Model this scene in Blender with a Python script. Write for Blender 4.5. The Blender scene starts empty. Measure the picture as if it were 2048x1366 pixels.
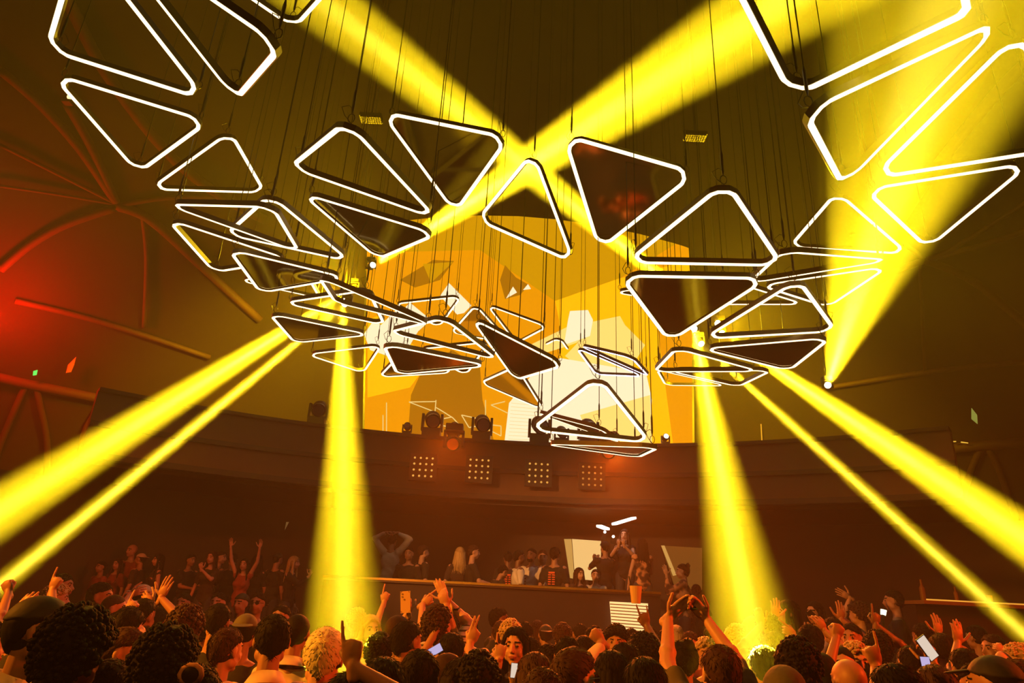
import bpy, bmesh, math, random
from mathutils import Vector, Matrix, Euler, noise
PI = math.pi
random.seed(7)
S = bpy.context.scene
COL = S.collection
# ------------------------------------------------------------------ camera
PITCH = math.radians(21.66); ROLL = math.radians(2.94)
FPX = 1365.0
CAMZ = 1.75
cd = bpy.data.cameras.new('camera'); cam = bpy.data.objects.new('camera', cd); COL.objects.link(cam)
cam.location = (0, 0, CAMZ); cam.rotation_euler = (Euler((PI / 2 + PITCH, 0, 0)).to_matrix() @ Euler((0, 0, ROLL)).to_matrix()).to_euler()
cd.sensor_width = 36.0; cd.lens = 36.0 * FPX / 2048.0; cd.clip_start = 0.05; cd.clip_end = 200
S.camera = cam
# ------------------------------------------------------------------ world, exposure, sampling
w = bpy.data.worlds.new('night'); S.world = w; w.use_nodes = True
w.node_tree.nodes['Background'].inputs[0].default_value = (0.002, 0.001, 0.0005, 1)
w.node_tree.nodes['Background'].inputs[1].default_value = 1.0
S.view_settings.view_transform = 'Standard'; S.view_settings.look = 'None'
S.view_settings.exposure = 0.0; S.view_settings.gamma = 1.0
S.view_settings.use_curve_mapping = False
CY = S.cycles
CY.max_bounces = 3; CY.diffuse_bounces = 0; CY.glossy_bounces = 3; CY.transmission_bounces = 2
CY.volume_bounces = 0; CY.transparent_max_bounces = 6
CY.caustics_reflective = False; CY.caustics_refractive = False
CY.use_denoising = True; CY.denoiser = 'OPENIMAGEDENOISE'
CY.use_light_tree = True
CY.sample_clamp_indirect = 4.0
# ------------------------------------------------------------------ lamps
def spot(name, loc, d, ang, power, col, blend=0.25, rad=0.06):
    l = bpy.data.lights.new(name, 'SPOT'); l.energy = power; l.color = col
    l.spot_size = ang; l.spot_blend = blend; l.shadow_soft_size = rad
    o = bpy.data.objects.new(name, l); COL.objects.link(o); o.location = loc
    o.rotation_euler = Vector(d).to_track_quat('-Z', 'Y').to_euler()
    return o
def point(name, loc, power, col, rad=0.15):
    l = bpy.data.lights.new(name, 'POINT'); l.energy = power; l.color = col; l.shadow_soft_size = rad
    o = bpy.data.objects.new(name, l); COL.objects.link(o); o.location = loc
    return o
YEL = (1.0, 0.77, 0.012)
# position of the fixture, direction, full cone angle, power
BEAMS = [
    ((-3.38, 13.0, 7.94), (-0.2299, -0.6995, -0.6766), 0.070, 3300000),
    ((-3.35, 12.5, 7.38), (-0.2329, -0.6418, -0.7307), 0.022, 9000000),
    ((-3.57, 13.0, 7.65), (0.2463, -0.7782, -0.5777), 0.046, 3600000),
    ((-3.09, 13.0, 8.47), (0.5739, -0.8135, -0.0939), 0.100, 3100000),
    ((4.31, 13.0, 7.52), (-0.7337, -0.6608, 0.1581), 0.090, 3300000),
    ((3.76, 13.0, 7.43), (-0.2149, -0.8185, -0.5328), 0.042, 3100000),
    ((4.33, 13.1, 7.41), (0.1401, -0.7749, -0.6163), 0.066, 3600000),
    ((3.91, 13.2, 7.2), (0.2216, -0.6871, -0.6919), 0.025, 5600000),
    ((6.4, 13.0, 6.3), (-0.3796, -0.912, -0.1555), 0.100, 900000),
]
for p, d, a, e in BEAMS:
    spot('beam_light', Vector(p) + Vector(d) * 0.25, d, a, e, YEL, 0.3, 0.07)
    spot('beam_light', Vector(p) + Vector(d) * 0.25, d, a * .42, e * 1.6, (1.0, 0.84, 0.10), 1.0, 0.02)
# wide washes added for glow in haze and on the wall; the stage washes and the red side lamp
for x, y, z, sx, f, b in ((-3.6, 12.9, 7.9, -.22, 3900, 6000), (4.4, 12.9, 7.3, .2, 3300, 4200)):
    spot('glow_fill_light', (x, y, z), (sx * .2, -1, .22), math.radians(116), f, (1.0, 0.64, 0.004), 0.8, 0.3)
    spot('glow_fill_light', (x, y - .3, z), (sx, 1, -.35), math.radians(120), b, (1.0, 0.66, 0.003), 0.9, 0.3)
point('red_wash_light', (-10.6, 13.3, 6.9), 600, (1.0, 0.008, 0.002), 0.3)
for x, e in ((-1.0, 2200), (1.9, 4300)):
    spot('stage_wash_light', (x, 12.4, 4.6), (-x * 0.02, -8, -3.2), math.radians(55), e, (1.0, 0.13, 0.008), 0.9, 0.15)
# orange front-of-house lamps that light backs, hands and faces of the crowd
for x, y, z, tx, ty, e, a, c in ((-7.5, 2.2, 4.8, 1.5, 5.5, 4400, 44, (1.0, 0.27, 0.012)), (8.0, 2.0, 4.8, .5, 5.5, 3000, 46, (1.0, 0.07, 0.004)), (-1.0, -3.0, 6.0, -.6, 5.0, 380, 34, (1.0, 0.34, 0.03))):
    spot('front_wash_light', (x, y, z), (tx - x, ty - y, 1.5 - z), math.radians(a), e, c, 0.6, 0.12)
spot('booth_fill_light', (-5.5, 3.0, 5.2), (6.1, 9.4, -2.85), math.radians(24), 4200, (1.0, 0.34, 0.06), 0.5, 0.1)  # unseen spot added to brighten the people at the booth
spot('lounge_fill_light', (-7.8, 3.0, 6.0), (2.8, 10, -4.0), math.radians(28), 1300, (1.0, 0.15, 0.012), 0.8, 0.1)  # unseen reddish spots added to brighten the two lounges
spot('lounge_fill_light', (8.2, 3.0, 6.0), (-1.6, 10, -4.0), math.radians(30), 900, (1.0, 0.05, 0.006), 0.8, 0.1)
# ------------------------------------------------------------------ helpers
def cray(px, py):
    a = (px - 1024) / FPX; b = (683 - py) / FPX
    a, b = a * math.cos(ROLL) - b * math.sin(ROLL), a * math.sin(ROLL) + b * math.cos(ROLL)
    return Vector((a, math.cos(PITCH) - b * math.sin(PITCH), math.sin(PITCH) + b * math.cos(PITCH)))
def at(px, py, Y):
    r = cray(px, py); r *= Y / r.y
    return Vector((r.x, r.y, r.z + CAMZ))
_M = {}
def mat(name, col=(.5, .5, .5), rough=.6, metal=0.0, emit=None, es=0.0, noise_s=None, noise_a=.25, spec=.5):
    if name in _M: return _M[name]
    m = bpy.data.materials.new(name); m.use_nodes = True; nt = m.node_tree
    b = nt.nodes['Principled BSDF']
    b.inputs['Base Color'].default_value = (*col, 1); b.inputs['Roughness'].default_value = rough
    b.inputs['Metallic'].default_value = metal; b.inputs['Specular IOR Level'].default_value = spec
    if emit:
        b.inputs['Emission Color'].default_value = (*emit, 1); b.inputs['Emission Strength'].default_value = es
    if noise_s:
        tc = nt.nodes.new('ShaderNodeTexCoord'); n = nt.nodes.new('ShaderNodeTexNoise'); n.inputs['Scale'].default_value = noise_s
        n.inputs['Detail'].default_value = 3
        r = nt.nodes.new('ShaderNodeMix'); r.data_type = 'RGBA'
        nt.links.new(tc.outputs['Object'], n.inputs['Vector']); nt.links.new(n.outputs['Fac'], r.inputs['Factor'])
        r.inputs['A'].default_value = (*[c * (1 - noise_a) for c in col], 1); r.inputs['B'].default_value = (*[min(1, c * (1 + noise_a)) for c in col], 1)
        nt.links.new(r.outputs['Result'], b.inputs['Base Color'])
    _M[name] = m
    return m
def emat(name, col, s):
    if name in _M: return _M[name]
    m = bpy.data.materials.new(name); m.use_nodes = True; nt = m.node_tree; nt.nodes.clear()
    e = nt.nodes.new('ShaderNodeEmission'); e.inputs[0].default_value = (*col, 1); e.inputs[1].default_value = s
    o = nt.nodes.new('ShaderNodeOutputMaterial'); nt.links.new(e.outputs[0], o.inputs[0])
    _M[name] = m
    return m
def link(name, me, m=None, parent=None, loc=None, smooth=False):
    o = bpy.data.objects.new(name, me); COL.objects.link(o)
    if m is not None:
        pass
        for x in (m if isinstance(m, (list, tuple)) else [m]): me.materials.append(x)
    if smooth:
        me.polygons.foreach_set('use_smooth', [True] * len(me.polygons)); me.update()
    if loc is not None: o.location = loc
    if parent is not None: o.parent = parent
    return o
def obj(name, bm, m=None, parent=None, loc=None, smooth=False):
    me = bpy.data.meshes.new(name); bm.to_mesh(me); bm.free()
    return link(name, me, m, parent, loc, smooth)
def tag(o, label=None, cat=None, group=None, kind=None):
    if label: o['label'] = label
    if cat: o['category'] = cat
    if group: o['group'] = group
    if kind: o['kind'] = kind
    return o
def empty(name, loc=(0, 0, 0), rz=0.0):
    o = bpy.data.objects.new(name, None); COL.objects.link(o); o.location = loc; o.rotation_euler = (0, 0, rz)
    o.empty_display_size = .1
    return o
def box(bm, c, s, R=None):
    g = bmesh.ops.create_cube(bm, size=1.0)
    M = Matrix.Translation(Vector(c)) @ (R.to_4x4() if R is not None else Matrix()) @ Matrix.Diagonal((*s, 1))
    bmesh.ops.transform(bm, matrix=M, verts=g['verts']); return g['verts']
def tube(bm, a, b, r, r2=None, n=8, caps=True):
    a = Vector(a); b = Vector(b); d = b - a
    if d.length < 1e-6: return
    g = bmesh.ops.create_cone(bm, cap_ends=caps, segments=n, radius1=r, radius2=r if r2 is None else r2, depth=d.length)
    M = Matrix.Translation((a + b) / 2) @ d.to_track_quat('Z', 'Y').to_matrix().to_4x4()
    bmesh.ops.transform(bm, matrix=M, verts=g['verts']); return g['verts']
def ball(bm, c, s, R=None, u=12, v=8):
    g = bmesh.ops.create_uvsphere(bm, u_segments=u, v_segments=v, radius=1.0)
    s = (s, s, s) if isinstance(s, (int, float)) else s
    M = Matrix.Translation(Vector(c)) @ (R.to_4x4() if R is not None else Matrix()) @ Matrix.Diagonal((*s, 1))
    bmesh.ops.transform(bm, matrix=M, verts=g['verts']); return g['verts']
def sweep(bm, pts, r, n=6, closed=False):
    pts = [Vector(p) for p in pts]; N = len(pts); rings = []
    for i, p in enumerate(pts):
        a = pts[i - 1] if (i > 0 or closed) else p; b = pts[(i + 1) % N] if (i < N - 1 or closed) else p
        t = (b - a).normalized(); u = t.orthogonal().normalized() if i == 0 else (rings_u - t * rings_u.dot(t)).normalized()
        rings_u = u; v = t.cross(u); rr = r[i] if isinstance(r, (list, tuple)) else r
        rings.append([bm.verts.new(p + (u * math.cos(2 * PI * k / n) + v * math.sin(2 * PI * k / n)) * rr) for k in range(n)])
    for i in range(N if closed else N - 1):
        A = rings[i]; B = rings[(i + 1) % N]
        for k in range(n): bm.faces.new((A[k], A[(k + 1) % n], B[(k + 1) % n], B[k]))
    if not closed: bm.faces.new(rings[0][::-1]); bm.faces.new(rings[-1])
def dup(root, loc=None, rz=None):
    r = root.copy(); COL.objects.link(r)
    if loc is not None: r.location = loc
    if rz is not None: r.rotation_euler = (0, 0, rz)
    for ch in list(root.children):
        c = ch.copy(); COL.objects.link(c); c.parent = r
        for g in list(ch.children):
            d = g.copy(); COL.objects.link(d); d.parent = c
    return r
# ------------------------------------------------------------------ haze that fills the hall
nt = w.node_tree
vs = nt.nodes.new('ShaderNodeVolumeScatter'); vs.inputs['Density'].default_value = 0.006; vs.inputs['Anisotropy'].default_value = 0.25
vs.inputs['Color'].default_value = (1, .88, .6, 1)
nt.links.new(vs.outputs[0], nt.nodes['World Output'].inputs['Volume'])
# ------------------------------------------------------------------ hall shell
DC = Vector((0, 5, -3.0)); DR = 18.0
def dome(px, py, off=0.0):
    r = cray(px, py).normalized(); o = Vector((0, 0, CAMZ)) - DC
    b = r.dot(o); c = o.dot(o) - (DR - off) ** 2
    return Vector((0, 0, CAMZ)) + r * (-b + math.sqrt(b * b - c))
bm = bmesh.new()
g = bmesh.ops.create_uvsphere(bm, u_segments=64, v_segments=32, radius=DR)
bmesh.ops.translate(bm, verts=bm.verts, vec=DC)
bmesh.ops.delete(bm, geom=[v for v in bm.verts if v.co.z < -1.6], context='VERTS')
bmesh.ops.reverse_faces(bm, faces=bm.faces)
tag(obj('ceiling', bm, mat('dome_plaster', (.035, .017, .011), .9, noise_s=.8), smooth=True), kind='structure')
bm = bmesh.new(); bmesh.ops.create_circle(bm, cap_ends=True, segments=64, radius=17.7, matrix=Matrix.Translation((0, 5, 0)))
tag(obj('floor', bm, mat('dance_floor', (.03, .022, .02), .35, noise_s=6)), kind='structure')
TRI = [
    (1, 'o', (-2.59, 6.08, 5.66), (-3.51, 7.25, 5.83), (-2.04, 7.48, 5.67)),
    (2, 'm', (-3.48, 7.33, 5.67), (-3.60, 8.82, 5.80), (-2.25, 8.18, 5.79)),
    (3, 'm', (-2.33, 6.22, 5.80), (-1.73, 7.60, 5.79), (-0.87, 6.41, 5.49)),
    (4, 'o', (-1.38, 4.35, 5.25), (-2.22, 5.53, 5.63), (-0.79, 5.72, 5.26)),
    (5, 'm', (-1.58, 6.14, 6.85), (-0.79, 7.31, 6.34), (-0.15, 5.95, 6.44)),
    (6, 'o', (0.13, 6.68, 6.82), (-0.55, 8.01, 6.68), (0.74, 7.75, 5.96)),
    (7, 'm', (0.46, 6.19, 6.70), (1.02, 7.38, 5.96), (1.91, 6.22, 6.31)),
    (8, 'o', (1.68, 4.67, 5.10), (1.11, 6.05, 5.07), (2.59, 5.86, 5.02)),
    (9, 'm', (1.08, 6.25, 5.02), (1.87, 7.51, 4.84), (2.58, 6.20, 5.05)),
    (10, 'o', (2.83, 6.07, 4.98), (2.26, 7.45, 4.87), (3.75, 7.26, 4.97)),
    (11, 'm', (2.40, 8.02, 4.97), (3.76, 8.65, 4.97), (3.63, 7.16, 4.84)),
    (12, 'o', (2.08, 8.01, 4.95), (2.12, 9.50, 5.16), (3.40, 8.74, 4.97)),
    (13, 'o', (2.87, 12.61, 6.32), (3.37, 14.01, 6.48), (4.33, 12.90, 6.16)),
    (14, 'o', (2.42, 9.84, 5.31), (3.73, 10.57, 5.36), (3.70, 9.09, 5.12)),
    (15, 'o', (0.99, 2.70, 5.34), (1.92, 3.87, 5.29), (2.37, 2.54, 4.77)),
    (16, 'o', (1.78, 3.46, 4.79), (2.63, 4.65, 5.11), (3.09, 3.27, 5.48)),
    (17, 'o', (3.18, 5.14, 5.56), (3.61, 3.73, 5.89), (4.63, 4.82, 5.72)),
    (18, 'o', (3.73, 6.18, 6.18), (4.92, 7.10, 6.05), (5.12, 5.62, 6.20)),
    (19, 'o', (3.91, 7.07, 6.76), (3.93, 8.57, 6.84), (5.15, 7.83, 6.39)),
    (20, 'o', (2.56, 5.75, 5.11), (3.94, 6.27, 5.38), (2.76, 7.19, 5.50)),
    (21, 'o', (3.25, 8.08, 5.94), (4.52, 8.87, 6.06), (4.58, 7.38, 5.93)),
    (22, 'o', (2.90, 9.50, 6.30), (2.71, 8.04, 6.00), (4.08, 8.64, 5.97)),
    (23, 'o', (1.75, 10.83, 7.08), (2.92, 9.91, 6.90), (3.15, 11.37, 7.19)),
    (24, 'o', (-4.44, 4.96, 6.39), (-2.99, 5.18, 6.09), (-3.49, 3.81, 6.42)),
    (25, 'o', (-2.87, 3.17, 5.83), (-2.40, 4.58, 5.61), (-1.59, 3.43, 5.08)),
    (26, 'o', (-2.51, 5.61, 7.47), (-3.11, 4.32, 7.01), (-1.62, 4.47, 7.07)),
    (27, 'o', (-4.85, 5.57, 6.65), (-4.65, 7.05, 6.51), (-3.46, 6.14, 6.60)),
    (28, 'o', (-3.64, 7.00, 7.14), (-4.88, 7.73, 6.72), (-3.70, 8.49, 7.25)),
    (29, 'o', (-3.81, 6.38, 5.67), (-2.44, 5.84, 5.37), (-2.62, 7.30, 5.67)),
    (30, 'o', (-4.24, 7.20, 5.97), (-4.26, 8.70, 6.03), (-2.96, 7.98, 5.91)),
    (31, 'o', (-4.94, 11.05, 7.04), (-3.71, 11.90, 7.16), (-3.58, 10.42, 6.97)),
    (33, 'o', (-2.05, 6.42, 4.91), (-2.25, 7.86, 5.28), (-0.91, 7.39, 4.82)),
    (34, 'o', (-3.20, 8.66, 5.59), (-1.88, 7.96, 5.52), (-1.92, 9.45, 5.66)),
    (35, 'm', (-3.40, 8.77, 5.46), (-3.48, 10.26, 5.61), (-2.14, 9.59, 5.55)),
    (36, 'o', (-4.03, 12.68, 6.29), (-2.56, 12.53, 6.50), (-3.15, 13.89, 6.37)),
    (37, 'o', (-0.79, 7.17, 4.84), (-1.64, 8.38, 5.12), (-0.17, 8.53, 4.86)),
    (38, 'm', (-1.56, 7.74, 4.70), (-1.60, 9.23, 4.82), (-0.28, 8.52, 4.77)),
    (39, 'm', (-2.62, 13.00, 6.00), (-1.13, 12.95, 6.16), (-1.93, 11.68, 6.14)),
    (40, 'o', (-1.95, 13.30, 6.75), (-0.47, 13.07, 6.90), (-0.99, 14.45, 6.63)),
    (41, 'o', (-2.62, 13.50, 7.84), (-1.14, 13.32, 8.02), (-1.72, 14.70, 7.86)),
    (42, 'm', (-0.88, 14.29, 8.27), (-1.52, 15.64, 8.10), (-0.05, 15.47, 7.85)),
    (43, 'o', (-0.62, 14.46, 8.37), (0.79, 14.37, 7.86), (0.11, 15.71, 7.95)),
    (44, 'm', (-0.60, 8.92, 5.62), (0.08, 10.16, 5.14), (0.73, 8.83, 4.94)),
    (45, 'o', (1.13, 15.14, 7.92), (1.81, 16.45, 7.62), (0.33, 16.41, 7.90)),
    (46, 'o', (1.29, 12.24, 6.60), (2.11, 11.15, 5.98), (2.69, 12.53, 6.14)),
    (47, 'o', (1.31, 12.93, 6.82), (1.90, 14.31, 6.75), (2.72, 13.12, 6.34)),
    (48, 'm', (-0.65, 14.20, 6.38), (0.11, 12.90, 6.34), (0.75, 14.16, 5.83)),
    (49, 'o', (0.42, 10.59, 4.76), (1.84, 10.90, 4.40), (1.32, 9.51, 4.25)),
    (50, 'o', (0.97, 7.12, 4.20), (0.29, 8.43, 3.91), (1.78, 8.31, 3.79)),
    (51, 'm', (0.44, 8.32, 3.71), (1.76, 9.02, 3.76), (1.70, 7.54, 3.55)),
]
led = emat('led_warm', (1.0, 0.74, 0.40), 2.8)
ledv = emat('led_violet', (0.72, 0.58, 1.0), 7.0)
frame_m = mat('bronze_aluminium', (.16, .13, .035), .5, .2)
mirror_m = mat('smoked_mirror', (.72, .64, .30), .08, .85)
cable_m = mat('steel_cable', (.05, .045, .03), .5, .8)
def loop(P, n, inset, r, seg=5):
    c = sum(P, Vector()) / 3; out = []
    for i in range(3):
        p = P[i]; a = (P[i - 1] - p).normalized(); b = (P[(i + 1) % 3] - p).normalized()
        bis = (a + b).normalized(); s = math.sin(math.acos(max(-1, min(1, a.dot(b)))) / 2)
        q = p + bis * (inset / s); rr = r; o = q + bis * (rr / s)
        h = rr / math.tan(math.asin(s))
        A = q + a * h - o; B = q + b * h - o
        for k in range(seg + 1):
            t = k / seg; v = (A * (1 - t) + B * t).normalized() * rr
            out.append(o + v)
    return out
def ring(bm, lo, li):
    n = len(lo)
    for k in range(n): bm.faces.new((lo[k], lo[(k + 1) % n], li[(k + 1) % n], li[k]))
def light_triangle(k, kind, P):
    P = [Vector(p) for p in P]
    c = sum(P, Vector()) / 3
    n = (P[1] - P[0]).cross(P[2] - P[0]).normalized()
    if n.z > 0: n = -n; P = [P[0], P[2], P[1]]
    root = empty('light_triangle', c)
    Q = [p - c for p in P]
    W = 0.027; Hh = 0.054; R = 0.125
    up = -n
    bm = bmesh.new()
    o0 = [bm.verts.new(p) for p in loop(Q, n, -W, R + W)]
    i0 = [bm.verts.new(p) for p in loop(Q, n, W, R - W)]
    o1 = [bm.verts.new(v.co + up * Hh) for v in o0]; i1 = [bm.verts.new(v.co + up * Hh) for v in i0]
    ring(bm, o0, o1); ring(bm, o1, i1); ring(bm, i1, i0)
    o2 = [bm.verts.new(p) for p in loop(Q, n, -W + .006, R + W - .006)]; i2 = [bm.verts.new(p) for p in loop(Q, n, W - .006, R - W + .006)]
    ring(bm, o2, o0); ring(bm, i0, i2)
    bmesh.ops.recalc_face_normals(bm, faces=bm.faces)
    obj('frame', bm, frame_m, root)
    bm = bmesh.new()
    a = [bm.verts.new(p + n * .004) for p in loop(Q, n, -W + .006, R + W - .006)]
    b = [bm.verts.new(p + n * .004) for p in loop(Q, n, W - .006, R - W + .006)]
    a2 = [bm.verts.new(v.co + up * .02) for v in a]; b2 = [bm.verts.new(v.co + up * .02) for v in b]
    ring(bm, a, b); ring(bm, a2, a); ring(bm, b, b2)
    bmesh.ops.recalc_face_normals(bm, faces=bm.faces)
    l = obj('led_strip', bm, ledv if k in (46, 47) else led, root)
    if k in (46, 47): l['label'] = 'violet white light strip'
    if kind == 'm':
        bm = bmesh.new()
        pts = loop(Q, n, W - .003, R - W)
        bot = [bm.verts.new(p + up * .012) for p in pts]; top = [bm.verts.new(p + up * .022) for p in pts]
        bm.faces.new(bot); bm.faces.new(top[::-1]); ring(bm, bot, top)
        bmesh.ops.recalc_face_normals(bm, faces=bm.faces)
        obj('mirror_panel', bm, mirror_m, root)
    # hanging cable with hook and turnbuckle at each corner
    for i, q in enumerate(Q):
        inn = (-q).normalized(); base = q + inn * .1 + up * Hh
        wp = c + base; d = wp - DC; zt = DC.z + math.sqrt(max(1, DR * DR - (wp.x - DC.x) ** 2 - (wp.y - DC.y) ** 2)) - .02
        bm = bmesh.new()
        top = Vector((base.x, base.y, zt - c.z))
        tube(bm, base + Vector((0, 0, .3)), top, .0055, .0022, n=5)
        tb = bmesh.new()
        tube(tb, base + Vector((0, 0, .13)), base + Vector((0, 0, .30)), .012, .012, n=6)
        tube(tb, base + Vector((0, 0, .30)), base + Vector((0, 0, .35)), .012, .004, n=6)
        tube(tb, base + Vector((0, 0, .09)), base + Vector((0, 0, .13)), .004, .012, n=6)
        m2 = [base + Vector((math.cos(t) * .028, 0, .045 + math.sin(t) * .045)) for t in [2 * PI * j / 8 for j in range(8)]]
        sweep(bm, m2, .004, 4, True)
        # power lead loop
        s = inn.cross(up) * (.07 if i % 2 else -.07)
        sweep(bm, [base, base + s * .8 + Vector((0, 0, .05)), base + s * 1.3 + Vector((0, 0, .12)), base + s * .5 + Vector((0, 0, .16)), base + Vector((0, 0, .14))], .0035, 4)
        hc_ = obj('hanging_cable', bm, cable_m, root); obj('turnbuckle', tb, cable_m, hc_)
    return root
TROOT = {}
for k, kind, a, b, c in TRI: TROOT[k] = light_triangle(k, kind, (a, b, c))
TLAB = {
1: 'open lit triangle just above the mirrored one at the left end of the inner ring',
2: 'mirrored lit triangle at the left end of the inner ring, beam reflected in it',
3: 'mirrored lit triangle pointing down, its right corner over the start of the rising left beam',
4: 'open lit triangle directly below the left strobe panel, edge slanting down to the right',
5: 'large mirrored triangle pointing down, upper left of the centre where the beams cross',
6: 'tall open lit triangle standing right under the crossing of the two upper beams',
7: 'large mirrored triangle right of the beam crossing, dancers reflected in it',
8: 'large open lit triangle with a level lower bar, right of the dancer-reflecting mirror',
9: 'mirrored triangle pointing down with a level top bar, orange reflections, centre right',
10: 'open lit triangle, point up, left of the foot of the steep right beam',
11: 'mirrored flat triangle tucked under the open one beside the steep right beam',
12: 'flat open lit triangle around the start of the right upright beam',
13: 'small far open triangle below the flat one at the right upright beam',
14: 'flat open triangle hanging lowest right, the thin right beam leaving beneath it',
15: 'huge open lit triangle cut by the top edge, upper right',
16: 'huge open lit triangle slanting across the steep beam, upper right',
17: 'open lit triangle cut by the right edge, upper of the two there',
18: 'open lit triangle touching the right edge, lower of the two there',
19: 'open lit triangle, point up, standing inside the steep right beam',
20: 'flat far open triangle just under the point-up one in the steep right beam',
21: 'flat open triangle with its right corner in the steep beam, lower of the flat pair',
22: 'thin far open triangle behind the point-up one at the right',
23: 'thin far open triangle peeking out left of the level-topped mirrored one',
24: 'huge open lit triangle in the top left corner',
25: 'open lit triangle cut by the top edge, second from the left corner',
26: 'open lit triangle showing only its lower tip at the top edge, left of centre',
27: 'open lit triangle below the huge top left one, in front of the dome rib',
28: 'open lit triangle, point up, between the left dome ribs and the inner ring',
29: 'flat open triangle with a level top bar at the far left of the ring',
30: 'open triangle directly below the flat level-topped one at the far left of the ring',
31: 'thin far triangle with a small tip showing under the leftmost mirrored one',
33: 'long thin open triangle running down right in front of the bright left lamps',
34: 'open lit triangle in front of the two bright left lamps',
35: 'mirrored flat triangle where the wide left beam starts',
36: 'open flat triangle crossed by the left upright beam',
37: 'large open lit triangle left of centre, above the dark mirrored one',
38: 'mirrored dark triangle left of centre, directly right of the left upright beam',
39: 'far mirrored triangle peeking out below the dark one left of centre',
40: 'far open triangle with only a rounded lower tip showing, left of centre',
41: 'far open triangle before the cream diamond on the video wall',
42: 'far greenish triangle, point up, left of the big dark slanting mirror',
43: 'far open triangle before the amber video wall, behind the dark slanting mirror',
44: 'big dark mirrored triangle slanting down to the right in the middle',
45: 'far open triangle with an orange inside right of the dark slanting mirror',
46: 'violet-edged open triangle, upper one of the violet pair',
47: 'violet-edged open triangle, lower one of the violet pair',
48: 'green-tinted triangle hanging under the big dark slanting mirror',
49: 'unlit-looking triangle frame seen edge on behind the lowest point-up triangle',
50: 'bright open triangle, point up, lowest in the middle',
51: 'flat mirrored triangle hanging lowest of all, just over the balcony lamps',
}
for k, r in TROOT.items():
    tag(r, TLAB[k], 'light', 'hanging light triangles')
# ------------------------------------------------------------------ dome ribs and side galleries
rib_m = mat('rib_plaster', (.10, .042, .018), .7, noise_s=2)
dark_m = mat('dark_panel', (.035, .018, .014), .55, noise_s=2.5)
wood_m = mat('dark_wood', (.06, .022, .014), .45, noise_s=5)
black_m = mat('black_housing', (.02, .017, .014), .45)
NT = [0]
def rib(pts, wpx):
    P = [dome(x, y, .12) for x, y in pts]
    Q = []
    for i in range(len(P) - 1):
        p0 = P[max(0, i - 1)]; p1 = P[i]; p2 = P[i + 1]; p3 = P[min(len(P) - 1, i + 2)]
        for k in range(5):
            t = k / 5; Q.append(.5 * ((2 * p1) + (p2 - p0) * t + (2 * p0 - 5 * p1 + 4 * p2 - p3) * t * t + (3 * p1 - p0 - 3 * p2 + p3) * t ** 3))
    Q.append(P[-1])
    r = wpx / 2 / FPX * (P[0] - Vector((0, 0, CAMZ))).length
    bm = bmesh.new(); sweep(bm, Q, r, 8)
    NT[0] += 1
    tag(obj('trim_%d' % NT[0], bm, rib_m, smooth=True), kind='structure')
for pts, wd in [
    ([(110, -60), (150, 30), (215, 150), (330, 300), (430, 385), (530, 440)], 20),
    ([(133, 207), (180, 290), (232, 405)], 14), ([(0, 140), (80, 210), (160, 300), (228, 400)], 14),
    ([(0, 290), (110, 345), (228, 405)], 7), ([(0, 372), (110, 388), (228, 408)], 5),
    ([(0, 540), (60, 490), (130, 450), (232, 415)], 13), ([(232, 412), (300, 440), (400, 530), (520, 640)], 16),
    ([(285, 432), (293, 520), (288, 655)], 8), ([(30, 602), (150, 630), (280, 668), (420, 715)], 10),
    ([(232, 412), (330, 396), (470, 392)], 9),
    ([(2070, 110), (1990, 190), (1867, 342), (1800, 440)], 20), ([(1850, 520), (1950, 495), (2070, 455)], 10),
    ([(1850, 520), (1900, 500), (2070, 395)], 8), ([(1850, 520), (1950, 565), (2070, 665)], 13),
    ([(1850, 520), (1760, 560), (1660, 640)], 12), ([(1640, 778), (1800, 752), (1930, 735), (2070, 722)], 9),
    ([(1840, 525), (1845, 640), (1850, 745)], 6), ([(1850, 520), (1790, 480), (1700, 470)], 8)]:
    rib(pts, wd)
# arched gallery fronts low on the dome wall
for band, struts in [
    ([(-30, 750), (60, 770), (150, 788), (240, 806), (330, 824)], [[(50, 775), (38, 800), (0, 890), (-20, 960)], [(72, 778), (80, 810), (95, 905), (80, 1060)], [(205, 805), (188, 830), (165, 880), (150, 1000)]]),
    ([(1790, 908), (1870, 900), (1960, 892), (2070, 884)], [[(1962, 898), (1946, 930), (1920, 1010), (1900, 1080)], [(1976, 898), (1998, 940), (2030, 1030), (2060, 1120)], [(1860, 905), (1850, 960), (1862, 1050)]])]:
    rib(band, 17)
    for s in struts: rib(s, 10)
# ------------------------------------------------------------------ balcony fascia (curved) over the stage
def arc_pt(a, r, z): return Vector((math.sin(a) * r, 2.2 + math.cos(a) * r, z))
def arc_wall(name, r0, r1, z0, z1, a0, a1, m, n=40, **k):
    bm = bmesh.new(); R_ = []
    for i in range(n + 1):
        a = a0 + (a1 - a0) * i / n
        R_.append([bm.verts.new(arc_pt(a, r, z)) for r, z in ((r0, z0), (r0, z1), (r1, z1), (r1, z0))])
    for i in range(n):
        for j in range(4): bm.faces.new((R_[i][j], R_[i][(j + 1) % 4], R_[i + 1][(j + 1) % 4], R_[i + 1][j]))
    bm.faces.new(R_[0]); bm.faces.new(R_[-1][::-1])
    bmesh.ops.recalc_face_normals(bm, faces=bm.faces)
    return obj(name, bm, m, **k)
fas = mat('fascia_panel', (.10, .042, .016), .5, noise_s=1.2)
tag(arc_wall('trim_40', 11.2, 11.4, 3.85, 4.86, -.66, .70, fas), kind='structure')
tag(arc_wall('trim_41', 11.1, 11.45, 4.86, 4.92, -.66, .70, dark_m), kind='structure')
tag(arc_wall('trim_42', 11.12, 11.3, 3.76, 3.86, -.66, .70, dark_m), kind='structure')
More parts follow.
